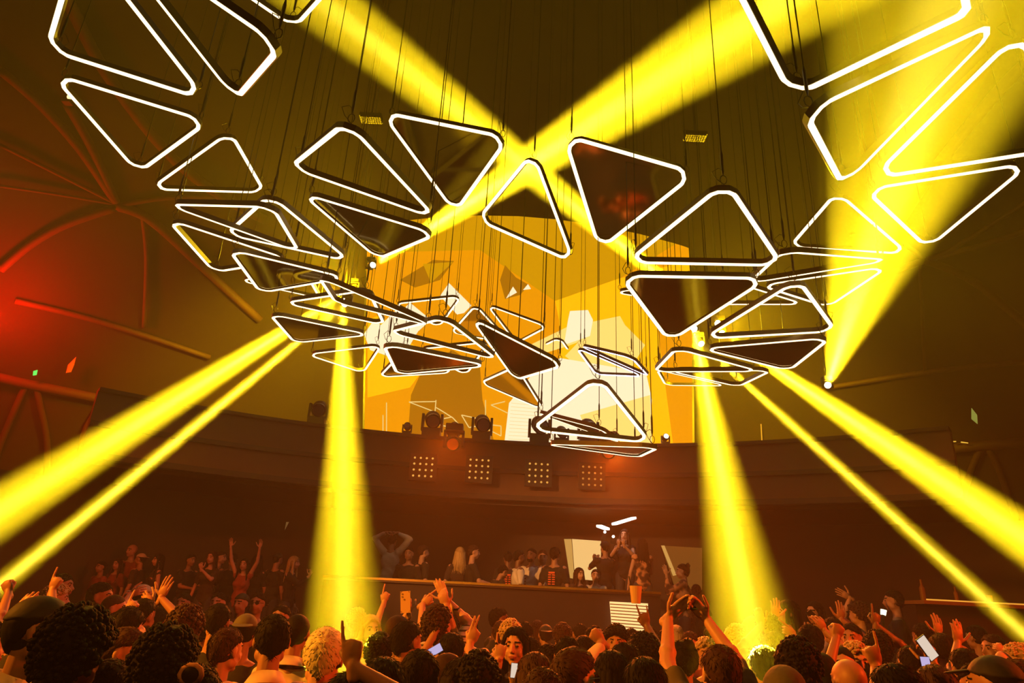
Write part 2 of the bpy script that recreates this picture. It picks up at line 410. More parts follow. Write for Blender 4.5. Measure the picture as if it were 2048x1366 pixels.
tag(arc_wall('trim_43', 11.12, 11.2, 4.28, 4.36, -.66, .70, dark_m), kind='structure')
tag(arc_wall('trim_44', 11.4, 14.9, 3.7, 3.8, -.66, .70, dark_m), kind='structure')      # balcony deck
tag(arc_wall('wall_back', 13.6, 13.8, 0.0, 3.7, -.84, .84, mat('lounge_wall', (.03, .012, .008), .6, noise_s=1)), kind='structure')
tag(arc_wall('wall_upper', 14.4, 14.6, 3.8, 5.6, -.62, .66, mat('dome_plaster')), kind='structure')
# ------------------------------------------------------------------ giant video wall above the stage
VY = 15.6
amb = emat('video_amber', (.84, .30, .001), 1.1); amb2 = emat('video_bright_amber', (1.0, .43, .002), 1.3)
crm = emat('video_cream', (1.0, .80, .48), 1.2); crm2 = emat('video_pale_orange', (1.0, .62, .14), 1.3)
brn = emat('video_brown', (.58, .21, .002), .75); lin = emat('video_reflection_line', (1.0, .72, .22), .9); dgo = emat('video_gold', (.66, .30, .001), 1.05)
vw = empty('video_wall', at(1060, 640, VY)); tag(vw, 'giant video wall glowing amber with cream shards behind the hanging triangles', 'video wall')
vb = vw.location
VM = [amb, amb2, crm, crm2, brn, lin, dgo]
bm = bmesh.new()
def vpoly(pts, mi, lay):
    vs = [bm.verts.new(at(x, y, VY - .004 * lay) - vb) for x, y in pts]
    f = bm.faces.new(vs); f.normal_update(); f.material_index = mi
    if f.normal.y > 0: f.normal_flip()
vpoly([(735, 420), (1380, 420), (1385, 960), (728, 930)], 0, 0)
vpoly([(735, 420), (1380, 420), (1380, 470), (1235, 560), (1110, 602), (960, 500), (735, 505)], 6, 1)
vpoly([(1110, 602), (1235, 558), (1383, 520), (1385, 960), (1290, 955), (1120, 780), (1118, 640)], 1, 2)
vpoly([(735, 640), (760, 630), (860, 720), (820, 775), (735, 795)], 1, 2)
vpoly([(822, 790), (846, 736), (905, 700), (960, 735), (965, 800), (1000, 925), (812, 915)], 4, 2)
vpoly([(1308, 600), (1340, 560), (1384, 560), (1385, 960), (1355, 955)], 0, 3)
vpoly([(1008, 892), (1018, 806), (1062, 752), (1120, 716), (1292, 745), (1304, 800), (1298, 905), (1180, 915)], 2, 4)
vpoly([(1128, 690), (1136, 640), (1140, 622), (1176, 620), (1186, 640), (1180, 672)], 2, 5); vpoly([(1060, 690), (1134, 654), (1240, 632), (1250, 650), (1130, 694), (1070, 712)], 3, 4)
vpoly([(1130, 712), (1180, 660), (1240, 640), (1290, 690), (1260, 740), (1160, 735)], 3, 3)
vpoly([(1160, 830), (1300, 790), (1305, 900), (1190, 905)], 3, 5)
vpoly([(898, 566), (943, 611), (928, 626), (914, 629), (880, 592)], 2, 4)
vpoly([(728, 668), (748, 640), (762, 650), (800, 612), (846, 646), (820, 690), (776, 712), (740, 700)], 2, 4)
vpoly([(775, 652), (820, 605), (862, 640), (830, 668)], 2, 5)
vpoly([(800, 560), (866, 520), (908, 522), (880, 560), (830, 575)], 4, 3)
vpoly([(846, 528), (906, 524), (862, 566)], 6, 5)
vpoly([(1000, 560), (1010, 530), (1032, 555), (1058, 570), (1040, 590), (1010, 598)], 4, 3)
vpoly([(1012, 597), (1034, 585), (1026, 573)], 2, 5)
vpoly([(1046, 580), (1056, 568), (1062, 578)], 2, 5)
vpoly([(1060, 640), (1110, 610), (1110, 660), (1080, 690)], 0, 3)
def vline(a, b, wd=1.0, lay=7):
    a = Vector(a); b = Vector(b); n = Vector((-(b - a).y, (b - a).x)).normalized() * wd
    vpoly([tuple(a + n), tuple(b + n), tuple(b - n), tuple(a - n)], 5, lay)
for a, b in [((818, 804), (872, 803)), ((818, 804), (870, 824)), ((870, 824), (872, 800)), ((872, 815), (884, 822)), ((884, 822), (906, 836)), ((906, 836), (924, 856)), ((872, 840), (904, 834)), ((870, 848), (918, 858)),
             ((923, 830), (968, 840)), ((923, 830), (938, 855)), ((938, 855), (968, 850)), ((971, 800), (971, 855)), ((968, 848), (1002, 852)), ((1002, 852), (1002, 872)), ((1002, 872), (970, 856)),
             ((982, 810), (1010, 803)), ((982, 810), (1015, 826)), ((773, 805), (773, 890)), ((766, 830), (766, 880))]:
    vline(a, b)  # triangle outlines reflected in glass, drawn into the screen picture
for k in range(14): vline((1022 - k * .5, 806 + k * 7.2), (1085 + k * 2, 812 + k * 7.0), .35)
obj('screen_image', bm, VM, vw)
bm = bmesh.new()
c = [at(732, 415, VY + .03) - vb, at(1384, 415, VY + .03) - vb, at(1390, 965, VY + .03) - vb, at(724, 935, VY + .03) - vb]
f = [bm.verts.new(p) for p in c]; b = [bm.verts.new(p + Vector((0, .14, 0))) for p in c]
bm.faces.new(f); bm.faces.new(b[::-1]); ring(bm, f, b); bmesh.ops.recalc_face_normals(bm, faces=bm.faces)
obj('screen_casing', bm, black_m, vw)
# small screens set in the lounge wall under the balcony
def wall_screen(pts, Y, m, label, edge=None):
    P = [at(x, y, Y) for x, y in pts]; c = sum(P, Vector()) / len(P)
    r = empty('wall_screen', c); tag(r, label, 'screen', 'screens on the lounge wall')
    bm = bmesh.new(); v = [bm.verts.new(p - c) for p in P]; u = [bm.verts.new(p - c + Vector((0, .08, 0))) for p in P]
    bm.faces.new(u[::-1]); ring(bm, v, u); bmesh.ops.recalc_face_normals(bm, faces=bm.faces); obj('casing', bm, black_m, r)
    bm = bmesh.new(); f = bm.faces.new([bm.verts.new(p - c + Vector((0, -.004, 0))) for p in P]); f.normal_update()
    if f.normal.y > 0: f.normal_flip()
    obj('screen_image', bm, m, r)
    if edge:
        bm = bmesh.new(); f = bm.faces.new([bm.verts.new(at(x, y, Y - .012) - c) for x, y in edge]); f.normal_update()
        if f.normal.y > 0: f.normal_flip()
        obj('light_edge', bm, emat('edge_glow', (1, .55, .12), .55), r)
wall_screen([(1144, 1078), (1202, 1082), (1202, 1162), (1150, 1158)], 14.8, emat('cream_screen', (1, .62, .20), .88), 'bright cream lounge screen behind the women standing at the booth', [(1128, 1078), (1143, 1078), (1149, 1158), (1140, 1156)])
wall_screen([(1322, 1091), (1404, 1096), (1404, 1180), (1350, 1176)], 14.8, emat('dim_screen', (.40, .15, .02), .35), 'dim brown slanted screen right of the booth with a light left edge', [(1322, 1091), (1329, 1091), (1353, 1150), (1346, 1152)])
wall_screen([(487, 1044), (578, 1044), (536, 1128), (478, 1110)], 15.0, emat('grey_screen', (.36, .19, .05), .35), 'dim grey-brown four-sided screen above the lounge crowd on the left')
# ceiling light strips under the balcony above the women
for a, b, lb in [((1228, 1048), (1268, 1036), 'long white light strip under the balcony, slanting up to the right'), ((1198, 1052), (1214, 1058), 'short white light strip under the balcony, left of the long one')]:
    A = at(*a, 12.6); B = at(*b, 13.1); bm = bmesh.new(); cc = (A + B) / 2
    d = (B - A).normalized(); box(bm, (0, 0, 0), (.10, (B - A).length, .04), d.to_track_quat('Y', 'Z').to_matrix())
    tag(obj('ceiling_strip_light', bm, emat('strip_white', (1, .86, .7), 3.0), loc=cc), lb, 'light')
# ------------------------------------------------------------------ stage, lounge risers, booth
def arcbox(name, r0, r1, z0, z1, a0, a1, m): return arc_wall(name, r0, r1, z0, z1, a0, a1, m, n=16)
tag(arcbox('stage_platform', 9.96, 13.5, 0, 1.05, -.230, .280, dark_m), 'dark raised stage platform behind the booth counter', 'stage')
for a0, a1, lb in ((-1.12, -.236, 'dark raised lounge platform left of the booth'), (.286, 1.12, 'dark raised lounge platform right of the booth')):
    tag(arcbox('lounge_platform', 10.12, 13.5, 0, .85, a0, a1, dark_m), lb, 'platform')
# booth
bt = empty('dj_booth', (.2, 11.4, 0)); tag(bt, 'long dark performance booth with a thin gold-edged counter facing the crowd', 'booth')
def bcurve(x): return 11.15 + .012 * (x - .4) ** 2
xs = [-2.75 + .25 * i for i in range(22)]
def bslab(y0, y1, z0, z1):
    bm = bmesh.new(); R_ = []
    for x in xs: R_.append([bm.verts.new(Vector((x, bcurve(x) + y, z)) - bt.location) for y, z in ((y0, z0), (y0, z1), (y1, z1), (y1, z0))])
    for i in range(len(xs) - 1):
        for j in range(4): bm.faces.new((R_[i][j], R_[i][(j + 1) % 4], R_[i + 1][(j + 1) % 4], R_[i + 1][j]))
    bm.faces.new(R_[0]); bm.faces.new(R_[-1][::-1]); bmesh.ops.recalc_face_normals(bm, faces=bm.faces); return bm
obj('counter_top', bslab(0, .55, 2.10, 2.16), wood_m, bt)
obj('gold_edge', bslab(-.02, 0, 2.125, 2.158), mat('gold_trim', (.9, .55, .16), .25, 1.0), bt)
obj('front_panel', bslab(.06, .14, 0, 2.10), mat('booth_front', (.022, .006, .005), .7, noise_s=3), bt)
bm = bmesh.new()
for x in (-2.7, 2.45): box(bm, Vector((x, bcurve(x) + .36, 1.05)) - bt.location, (.08, .5, 2.1))
obj('side_panel', bm, wood_m, bt)
# lit louvre screen in the booth front
c = at(1257, 1232, 11.1); bs = empty('booth_screen', c); tag(bs, 'glowing cream screen with fine slanted lines set in the booth front', 'screen')
bm = bmesh.new(); P = [at(x, y, 11.13) - c for x, y in ((1219, 1203), (1296, 1207), (1296, 1292), (1226, 1288))]
f = bm.faces.new([bm.verts.new(p) for p in P]); f.normal_update()
if f.normal.y > 0: f.normal_flip()
obj('screen_image', bm, emat('louvre_glow', (1, .62, .22), 1.3), bs)
for k in range(13):
    bm = bmesh.new(); A = at(1220 + k * .5, 1208 + k * 6.2, 11.115) - c; B = at(1296, 1213 + k * 6.4, 11.115) - c
    tube(bm, A, B, .007, n=4); obj('slat', bm, mat('slat_orange', (.5, .15, .02), .6), bs)
# right-hand bar with bottles and glasses
br = empty('bar_counter', (7.6, 11.0, 0)); tag(br, 'dark bar counter with a glowing amber ledge at the far right', 'bar')
bm = bmesh.new(); box(bm, (.35, .25, 1.508), (3.3, .6, 1.31)); obj('counter_body', bm, dark_m, br)
bm = bmesh.new(); box(bm, (.35, .1, 2.19), (3.4, .95, .05)); obj('counter_top', bm, mat('bar_top', (.35, .16, .05), .3, noise_s=4), br)
bm = bmesh.new(); box(bm, (.35, -.36, 2.225), (3.3, .02, .02)); obj('lit_ledge', bm, emat('amber_strip', (1, .4, .04), .9), br)
def bottle(x, h, m, lb):
    bm = bmesh.new(); r = h * .13
    tube(bm, (0, 0, 0), (0, 0, h * .6), r, n=12); tube(bm, (0, 0, h * .6), (0, 0, h * .75), r, r * .4, n=12); tube(bm, (0, 0, h * .75), (0, 0, h), r * .4, n=12)
    tag(obj('bottle', bm, m, loc=(x, 10.8, 2.215), smooth=False), lb, 'bottle', 'bottles and glasses on the bar')
glass_m = mat('dark_glass', (.25, .12, .03), .1)
bottle(6.35, .30, glass_m, 'dark bottle at the left end of the right-hand bar')
bottle(6.85, .22, glass_m, 'short dark bottle second from the left on the bar')
bottle(8.05, .34, glass_m, 'tall bottle on the bar where the thin beam crosses it')
for x, lb in ((7.35, 'clear tumbler on the bar in the middle of the beam'), (8.75, 'tumbler at the right end of the bar')):
    bm = bmesh.new(); tube(bm, (0, 0, 0), (0, 0, .12), .035, .045, n=12, caps=True)
    tag(obj('drinking_glass', bm, mat('amber_glass', (.7, .4, .1), .1), loc=(x, 10.8, 2.215)), lb, 'glass', 'bottles and glasses on the bar')
# small far strips and signs on the side walls
def mark(name, pts, m, label, cat, grp=None):
    P = [dome(x, y, .35) for x, y in pts]; c = sum(P, Vector()) / len(P); inw = (Vector((0, 5, 3)) - c).normalized()
    bm = bmesh.new(); a = [bm.verts.new(p - c + inw * .02) for p in P]; b = [bm.verts.new(p - c - inw * .02) for p in P]
    bm.faces.new(a); bm.faces.new(b[::-1]); ring(bm, a, b); bmesh.ops.recalc_face_normals(bm, faces=bm.faces)
    tag(obj(name, bm, m, loc=c), label, cat, grp)
mark('exit_sign', [(67, 742), (75, 740), (73, 750), (66, 751)], emat('sign_green', (.1, 1, .12), 1.2), 'small glowing green sign above the left gallery', 'sign')
mark('banner', [(136, 730), (152, 714), (148, 730), (142, 744), (132, 746)], mat('pale_cloth', (.8, .6, .35), .8), 'small pale crumpled banner on the red left wall', 'banner')
mark('wall_panel', [(1943, 816), (1954, 830), (1955, 848), (1943, 838)], emat('lime_panel', (.45, .5, .08), .5), 'small lime lit panel on the dark right wall', 'panel')
for i, (x, y0, y1) in enumerate([(1521, 848, 902), (1605, 880, 918), (1676, 876, 930), (1738, 908, 985)]):  # thin upright strips with an emitting material
    mark('wall_strip', [(x, y0), (x + 2, y0), (x + 5, y1), (x + 3, y1)], emat('thin_amber', (1, .45, .02), .9), ['first', 'second', 'third', 'fourth, longest'][i] + ' thin upright amber line on the right wall, from the left', 'light', 'thin lines on the right wall')
for i, (x, y, d) in enumerate([(1846, 893, (12, -8)), (1876, 891, (12, -8)), (1904, 882, (8, 0)), (1922, 883, (14, 2))]):
    mark('wall_strip', [(x, y), (x + d[0], y + d[1]), (x + d[0], y + d[1] + 2), (x, y + 2.5)], emat('thin_gold', (1, .55, .05), .9), ['leftmost', 'second from left', 'third from left', 'rightmost'][i] + ' of four short gold dashes of light over the right gallery', 'light', 'gold dashes over the right gallery')
# ------------------------------------------------------------------ stage fixtures on the balcony edge
house_m = mat('fixture_black', (.03, .022, .016), .4)
def moving_head(name, loc, d, s=1.0, lit=None, hang=False):
    """base, yoke, head, lens; d = where the head points"""
    r = empty(name, loc); d = Vector(d).normalized(); sg = -1 if hang else 1
    bm = bmesh.new(); vs = box(bm, (0, 0, sg * .07 * s), (.36 * s, .30 * s, .14 * s)); bmesh.ops.bevel(bm, geom=bm.edges[:], offset=.015 * s, segments=1)
    obj('base', bm, house_m, r)
    bm = bmesh.new()
    for sx in (-1, 1):
        box(bm, (sx * .19 * s, 0, sg * .30 * s), (.05 * s, .14 * s, .34 * s))
    box(bm, (0, 0, sg * .16 * s), (.42 * s, .16 * s, .05 * s)); obj('yoke', bm, house_m, r)
    pc = Vector((0, 0, sg * .38 * s)); q = d.to_track_quat('Z', 'Y').to_matrix()
    bm = bmesh.new()
    tube(bm, pc - d * .17 * s, pc + d * .20 * s, .13 * s, .15 * s, n=18); ball(bm, pc - d * .16 * s, (.13 * s, .13 * s, .08 * s), q, 14, 8)
    for k in range(3): tube(bm, pc - d * (.06 - .06 * k) * s, pc - d * (.045 - .06 * k) * s, .155 * s, n=18)
    hd_ = obj('head', bm, house_m, r)
    bm = bmesh.new(); tube(bm, pc + d * .19 * s, pc + d * .215 * s, .12 * s, n=18); obj('lens', bm, lit or mat('lens_glass', (.3, .22, .15), .12), hd_)
    return r
hot = emat('beam_lens', (1, .85, .5), 30.0)
BL = ['upper of the two lit lamps behind the left triangles, sending the wide beam down left', 'lit lamp behind the left triangles sending the thin beam down left', 'lit lamp sending the upright left beam down into the crowd', 'lit lamp sending a beam from the left up to the right', 'lit lamp sending a beam from the right up to the left', 'lit lamp sending the upright right beam down into the crowd', 'lit lamp sending the wide beam down right', 'lit lamp sending the thin beam down right', 'lit lamp low on the right sending its broad beam up and overhead']
for i, (p, d, a, e) in enumerate(BEAMS):
    p = Vector(p); d = Vector(d)
    r = moving_head('moving_head_light', p + Vector((0, 0, .38 * .5)) - d * .0, d, .5, hot, True)
    tag(r, BL[i], 'stage light', 'beam lamps hung around the triangles')
    bm = bmesh.new(); z1 = DC.z + math.sqrt(DR * DR - (p.x - DC.x) ** 2 - (p.y - DC.y) ** 2) - p.z - .4
    tube(bm, (0, 0, 0), (0, 0, z1), .02, n=8); obj('hanging_pipe', bm, house_m, r)
LEDY = 13.35
def ledge(px):   # point on the balcony rail under this picture column
    v = at(px, 905 + (px - 1000) * .05, 13.4); a = math.atan2(v.x, 13.4 - 2.2); return arc_pt(a, 11.28, 4.92)
for px, s, lb in [(860, 1.0, 'dark moving head lamp on the balcony rail, leftmost of the large ones'), (961, 1.0, 'dark moving head lamp on the balcony rail above the second bulb panel'), (1077, 1.05, 'dark moving head lamp on the balcony rail left of the lowest triangle'), (1176, 1.0, 'dark moving head lamp on the balcony rail half hidden by the lowest triangle'),
                 (905, .6, 'small moving head lamp between the two left large ones'), (1122, .7, 'squat lamp on the balcony rail between the two right large ones'), (810, .45, 'small round lamp at the left end of the balcony row'), (1228, .5, 'small round lamp at the right end of the balcony row'), (625, .9, 'dark moving head lamp on the left stretch of the balcony rail')]:
    r = moving_head('moving_head_light', ledge(px), (.15, -.8, -.45) if s > .65 else (.1, -1, .1), s); tag(r, lb, 'stage light', 'lamps on the balcony rail')
bulb_m = emat('warm_bulb', (1, .5, .08), .75); bulb_dim = emat('faint_bulb', (1, .42, .06), .42); pan_m = mat('panel_orange_lit', (.32, .10, .03), .5)
for px, py, mm, lb in [(846, 934, bulb_m, 'orange-lit square bulb panel under the leftmost large lamp'), (958, 938, bulb_m, 'dark square bulb panel, second from the left on the balcony'), (1077, 946, bulb_m, 'dark square bulb panel under the third large lamp'), (1184, 952, bulb_dim, 'faint square bulb panel, rightmost on the balcony')]:
    v = at(px, py, 13.1); r = empty('bulb_panel', v, 0); tag(r, lb, 'stage light', 'bulb panels on the balcony front')
    bm = bmesh.new(); box(bm, (0, .05, 0), (.52, .09, .52)); obj('housing', bm, pan_m if px < 900 else house_m, r)  # leftmost housing: the orange light on it is put into its colour
    for ix in range(4):
        for iz in range(4):
            bm = bmesh.new(); ball(bm, ((ix - 1.5) * .115, -.005, (iz - 1.5) * .115), (.021, .012, .021), None, 8, 5); obj('bulb', bm, mm, r)
    bm = bmesh.new(); box(bm, (0, .16, .1), (.06, .2, .3)); obj('bracket', bm, house_m, r)
# wall wash on the far right end of the rail
moving = moving_head('moving_head_light', ledge(1334), (0, -1, .2), .4, emat('small_hot', (1, .8, .5), 4)); tag(moving, 'small lamp with a white glow at the right edge of the video wall', 'stage light', 'lamps on the balcony rail')
# strobe grids hanging high up
for px, py, lb in [(742, 240, 'square-celled strobe panel hanging high above the left triangles'), (1390, 276, 'square-celled strobe panel hanging high right of the centre')]:
    v = at(px, py, 8.6); r = empty('strobe_panel', v); tag(r, lb, 'stage light', 'strobe panels up in the dome')
    bm = bmesh.new(); box(bm, (0, 0, .04), (.34, .18, .06)); obj('housing', bm, house_m, r)
    bm = bmesh.new()
    for i in range(9):
        for j in range(4): box(bm, ((i - 4) * .036, (j - 1.5) * .042, 0), (.026, .032, .02))
    obj('cell_grid', bm, mat('strobe_cells', (.30, .20, .06), .5), r)
    bm = bmesh.new(); tube(bm, (0, 0, .05), (0, 0, 14 - v.z), .012, n=6); obj('hanging_pipe', bm, house_m, r)
# the small lit lamp on the left rib
v = dome(134, 207, .4); r = moving_head('moving_head_light', v, Vector((0, 3, 2)) - v, .45, emat('amber_lens', (1, .6, .2), 3)); tag(r, 'small amber lamp glowing on the upper left dome rib', 'stage light')
# red side lamp and orange stage washes have their own fixtures
for o in list(COL.objects):
    if o.type == 'LIGHT' and o.name.startswith('stage_wash'):
        d = o.matrix_basis.to_3x3() @ Vector((0, 0, -1))
        r = moving_head('wash_fixture', o.location + Vector((0, 0, .34 * .9)) - d * .3, d, .9, mat('wash_lens', (.8, .2, .05), .2), True)
        tag(r, 'orange wash lamp slung under the balcony front, ' + ('left' if o.location.x < 0 else 'right') + ' of the two', 'stage light', 'orange wash lamps under the balcony')
# ------------------------------------------------------------------ people: builder
import numpy as np
SKIN = {'l': mat('skin_light', (.62, .34, .22), .5, noise_s=9, noise_a=.08), 'm': mat('skin_tan', (.45, .22, .12), .5, noise_s=9, noise_a=.08), 'd': mat('skin_brown', (.20, .09, .05), .45, noise_s=9, noise_a=.08)}
LIP = mat('lips', (.40, .10, .08), .4); EYE = mat('eye_dark', (.03, .015, .01), .15); EYW = mat('eye_white', (.7, .62, .55), .25)
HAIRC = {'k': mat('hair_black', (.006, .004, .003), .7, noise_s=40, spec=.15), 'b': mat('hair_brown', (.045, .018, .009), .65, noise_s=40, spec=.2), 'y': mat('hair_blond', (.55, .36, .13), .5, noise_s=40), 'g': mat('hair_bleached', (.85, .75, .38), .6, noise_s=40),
         'w': mat('cap_pale', (.6, .5, .36), .8), 'o': mat('cap_olive', (.12, .11, .05), .8), 'c': mat('cap_black', (.012, .01, .01), .7)}
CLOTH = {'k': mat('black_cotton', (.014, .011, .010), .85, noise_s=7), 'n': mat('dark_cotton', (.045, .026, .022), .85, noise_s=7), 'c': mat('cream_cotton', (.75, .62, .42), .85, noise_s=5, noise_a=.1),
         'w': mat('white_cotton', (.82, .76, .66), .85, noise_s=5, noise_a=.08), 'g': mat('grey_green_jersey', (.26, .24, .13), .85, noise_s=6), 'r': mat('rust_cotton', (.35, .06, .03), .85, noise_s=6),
         'o': mat('olive_cotton', (.14, .11, .05), .85, noise_s=6), 't': mat('denim', (.05, .05, .07), .85, noise_s=8)}
def _stripe(name, c1, c2, sc):
    m = mat(name, c1, .85); nt = m.node_tree; tc = nt.nodes.new('ShaderNodeTexCoord'); wv = nt.nodes.new('ShaderNodeTexWave'); wv.bands_direction = 'Z'; wv.inputs['Scale'].default_value = sc
    wv.inputs['Distortion'].default_value = .6; cr = nt.nodes.new('ShaderNodeValToRGB'); cr.color_ramp.interpolation = 'CONSTANT'
    cr.color_ramp.elements[0].color = (*c1, 1); cr.color_ramp.elements[1].color = (*c2, 1); cr.color_ramp.elements[1].position = .72
    nt.links.new(tc.outputs['Object'], wv.inputs['Vector']); nt.links.new(wv.outputs['Color'], cr.inputs['Fac']); nt.links.new(cr.outputs['Color'], nt.nodes['Principled BSDF'].inputs['Base Color']); return m
CLOTH['s'] = _stripe('striped_cotton', (.68, .58, .42), (.06, .04, .03), 9.0)
def _patt():
    m = mat('patterned_cloth', (.5, .2, .1), .8); nt = m.node_tree; tc = nt.nodes.new('ShaderNodeTexCoord'); v = nt.nodes.new('ShaderNodeTexNoise'); v.inputs['Scale'].default_value = 9; v.inputs['Detail'].default_value = 1
    cr = nt.nodes.new('ShaderNodeValToRGB'); e = cr.color_ramp.elements; e[0].color = (.06, .02, .015, 1); e[0].position = .42; e[1].color = (.75, .35, .16, 1); e[1].position = .56
    nt.links.new(tc.outputs['Object'], v.inputs['Vector']); nt.links.new(v.outputs['Fac'], cr.inputs['Fac']); nt.links.new(cr.outputs['Color'], nt.nodes['Principled BSDF'].inputs['Base Color']); return m
CLOTH['p'] = _patt()
class Prims:
    """plain vertex and face lists: fast to fill, one mesh at the end"""
    def __init__(self): self.v = []; self.f = []; self.verts = self.v
    def free(self): pass
    def add(self, vs, fs):
        o = len(self.v); self.v.extend(vs); self.f.extend([tuple(i + o for i in f) for f in fs])
    def xform(self, M, a=0): self.v[a:] = [M @ p for p in self.v[a:]]
    def mesh(self, name='m'):
        me = bpy.data.meshes.new(name); me.from_pydata([tuple(p) for p in self.v], [], self.f); me.update(); return me
_ICO = {}
def _ico(sub):
    if sub not in _ICO:
        b = bmesh.new(); bmesh.ops.create_icosphere(b, subdivisions=sub, radius=1.0); b.verts.index_update()
        _ICO[sub] = ([v.co.copy() for v in b.verts], [tuple(v.index for v in f.verts) for f in b.faces]); b.free()
    return _ICO[sub]
def cap(bm, a, b, r1, r2=None, n=10):
    r2 = r1 if r2 is None else r2; a = Vector(a); b = Vector(b)
    t = (b - a); t = t.normalized() if t.length > 1e-7 else Vector((0, 0, 1)); u = t.orthogonal().normalized(); w_ = t.cross(u)
    cs = [(u * math.cos(2 * PI * k / n) + w_ * math.sin(2 * PI * k / n)) for k in range(n)]
    vs = [a - t * r1]; H = (.35, .75)
    for h in H: ang = h * PI / 2; vs += [a - t * r1 * math.cos(ang) + c * r1 * math.sin(ang) for c in cs]
    vs += [a + c * r1 for c in cs]; vs += [b + c * r2 for c in cs]
    for h in H[::-1]: ang = h * PI / 2; vs += [b + t * r2 * math.cos(ang) + c * r2 * math.sin(ang) for c in cs]
    vs.append(b + t * r2); m_ = 6; fs = [(0, 1 + (k + 1) % n, 1 + k) for k in range(n)]
    for r in range(m_ - 1):
        o = 1 + r * n; fs += [(o + k, o + (k + 1) % n, o + n + (k + 1) % n, o + n + k) for k in range(n)]
    o = 1 + (m_ - 1) * n; L = len(vs) - 1; fs += [(o + k, o + (k + 1) % n, L) for k in range(n)]
    _put(bm, vs, fs)
def _put(bm, vs, fs):
    if isinstance(bm, Prims): bm.add(vs, fs)
    else:
        q = [bm.verts.new(p) for p in vs]
        for f in fs: bm.faces.new([q[k] for k in f])
def ell(bm, c, s, R=None, sub=2):
    M = Matrix.Translation(Vector(c)) @ (R.to_4x4() if R is not None else Matrix()) @ Matrix.Diagonal((*s, 1))
    V, F_ = _ico(sub); _put(bm, [M @ p for p in V], F_)
def head_prims(bm, M, fem=False):
    a = len(bm.verts); k = .92 if fem else 1.0
    ell(bm, (0, -.012, .03), (.076, .096, .088), sub=3); ell(bm, (0, .018, -.02), (.063 * k, .072, .088), sub=3); ell(bm, (0, .052, -.086), (.030 * k, .026, .022))
    ell(bm, (.034, .05, -.03), (.026, .03, .03)); ell(bm, (-.034, .05, -.03), (.026, .03, .03)); ell(bm, (0, .074, .036), (.052, .018, .012))
    cap(bm, (0, .086, .022), (0, .108, -.020), .008, .0125, 8); ell(bm, (.010, .098, -.024), (.010, .010, .008)); ell(bm, (-.010, .098, -.024), (.010, .010, .008))
    ell(bm, (0, .089, -.050), (.025, .011, .006)); ell(bm, (0, .087, -.061), (.021, .011, .008))
    for s in (-1, 1):
        ell(bm, (s * .031, .074, .012), (.0135, .0135, .0115)); ell(bm, (s * .077, -.008, 0), (.010, .021, .033), Euler((0, 0, s * .3)).to_matrix())
        ell(bm, (s * .05, .01, -.055), (.02, .04, .03))
    bm.xform(M, a)
CURL = {'open': (.10, .08, .08, .12), 'point': (0, .98, 1, 1), 'fist': (1, 1, 1, 1), 'horns': (0, 1, 1, 0), 'peace': (0, .02, 1, 1), 'grip': (.55, .55, .6, .6), 'soft': (.30, .38, .42, .48)}
def hand_prims(bm, W, fd, pn, side, gest, s=1.0):
    """wrist W, finger direction fd, palm normal pn; thumb on the side given"""
    Y = fd.normalized(); Z = (pn - Y * pn.dot(Y)); Z = Z.normalized() if Z.length > 1e-3 else Y.orthogonal().normalized(); X = Y.cross(Z) * side
    def L(x, y, z): return W + (X * x + Y * y + Z * z) * s
    R = Matrix((X, Y, Z)).transposed()
    cap(bm, L(0, -.03, 0), L(0, .01, 0), .024 * s, .023 * s, 10)
    ell(bm, L(.002, .048, 0), (.038 * s, .048 * s, .015 * s), R); ell(bm, L(.020, .028, .008), (.017 * s, .028 * s, .014 * s), R)
    cs = CURL[gest]
    for i, (x, ln, r) in enumerate(((.029, .070, .0088), (.010, .078, .0090), (-.010, .072, .0086), (-.028, .056, .0078))):
        p = L(x, .083 - abs(x - .008) * .25, 0); cap(bm, L(x * .6, .03, 0), p, .0115 * s, r * 1.15 * s, 8)
        spread = (x - .0) * (2.6 if gest in ('open', 'peace', 'horns') else 1.0); a = 0.06
        for j, fr in enumerate((.45, .31, .24)):
            a += cs[i] * (1.45, 1.65, 1.1)[j] + (.05 if j else 0)
            d = (Y * math.cos(a) + Z * math.sin(a)) + X * spread * (1 - cs[i]); d.normalize(); q = p + d * ln * fr * s * 1.08
            cap(bm, p, q, r * s * (1 - .08 * j), r * s * (.92 - .08 * j), 8); p = q
    th = {'open': ((.85, .55, .05), (.55, .83, .05)), 'fist': ((.45, .75, .5), (-.55, .5, .6)), 'point': ((.45, .75, .5), (-.5, .55, .6)), 'horns': ((.45, .75, .5), (-.6, .5, .6)), 'peace': ((.45, .75, .5), (-.6, .5, .6)), 'grip': ((.75, .55, .5), (.2, .8, .6)), 'soft': ((.7, .65, .3), (.35, .9, .3))}[gest]
    p = L(.022, .018, .006)
    for d, ln, r in ((th[0], .048, .0115), (th[1], .030, .0098), (th[1], .024, .0088)):
        v = (X * d[0] + Y * d[1] + Z * d[2]).normalized(); q = p + v * ln * s; cap(bm, p, q, r * s, r * .92 * s, 8); p = q
def remesh_batch(jobs):
    """jobs: (bmesh, voxel size, smoothing steps) -> list of meshes, all in one evaluation"""
    tmp = []
    for bm, vx, it in jobs:
        me = bm.mesh('t'); o = bpy.data.objects.new('t', me); COL.objects.link(o)
        m = o.modifiers.new('r', 'REMESH'); m.mode = 'VOXEL'; m.voxel_size = vx; m.adaptivity = 0
        if it: m = o.modifiers.new('s', 'SMOOTH'); m.factor = .5; m.iterations = it
        tmp.append(o)
    dg = bpy.context.evaluated_depsgraph_get(); out = []
    for o in tmp: out.append(bpy.data.meshes.new_from_object(o.evaluated_get(dg)))
    for o in tmp:
        me = o.data; bpy.data.objects.remove(o); bpy.data.meshes.remove(me)
    return out
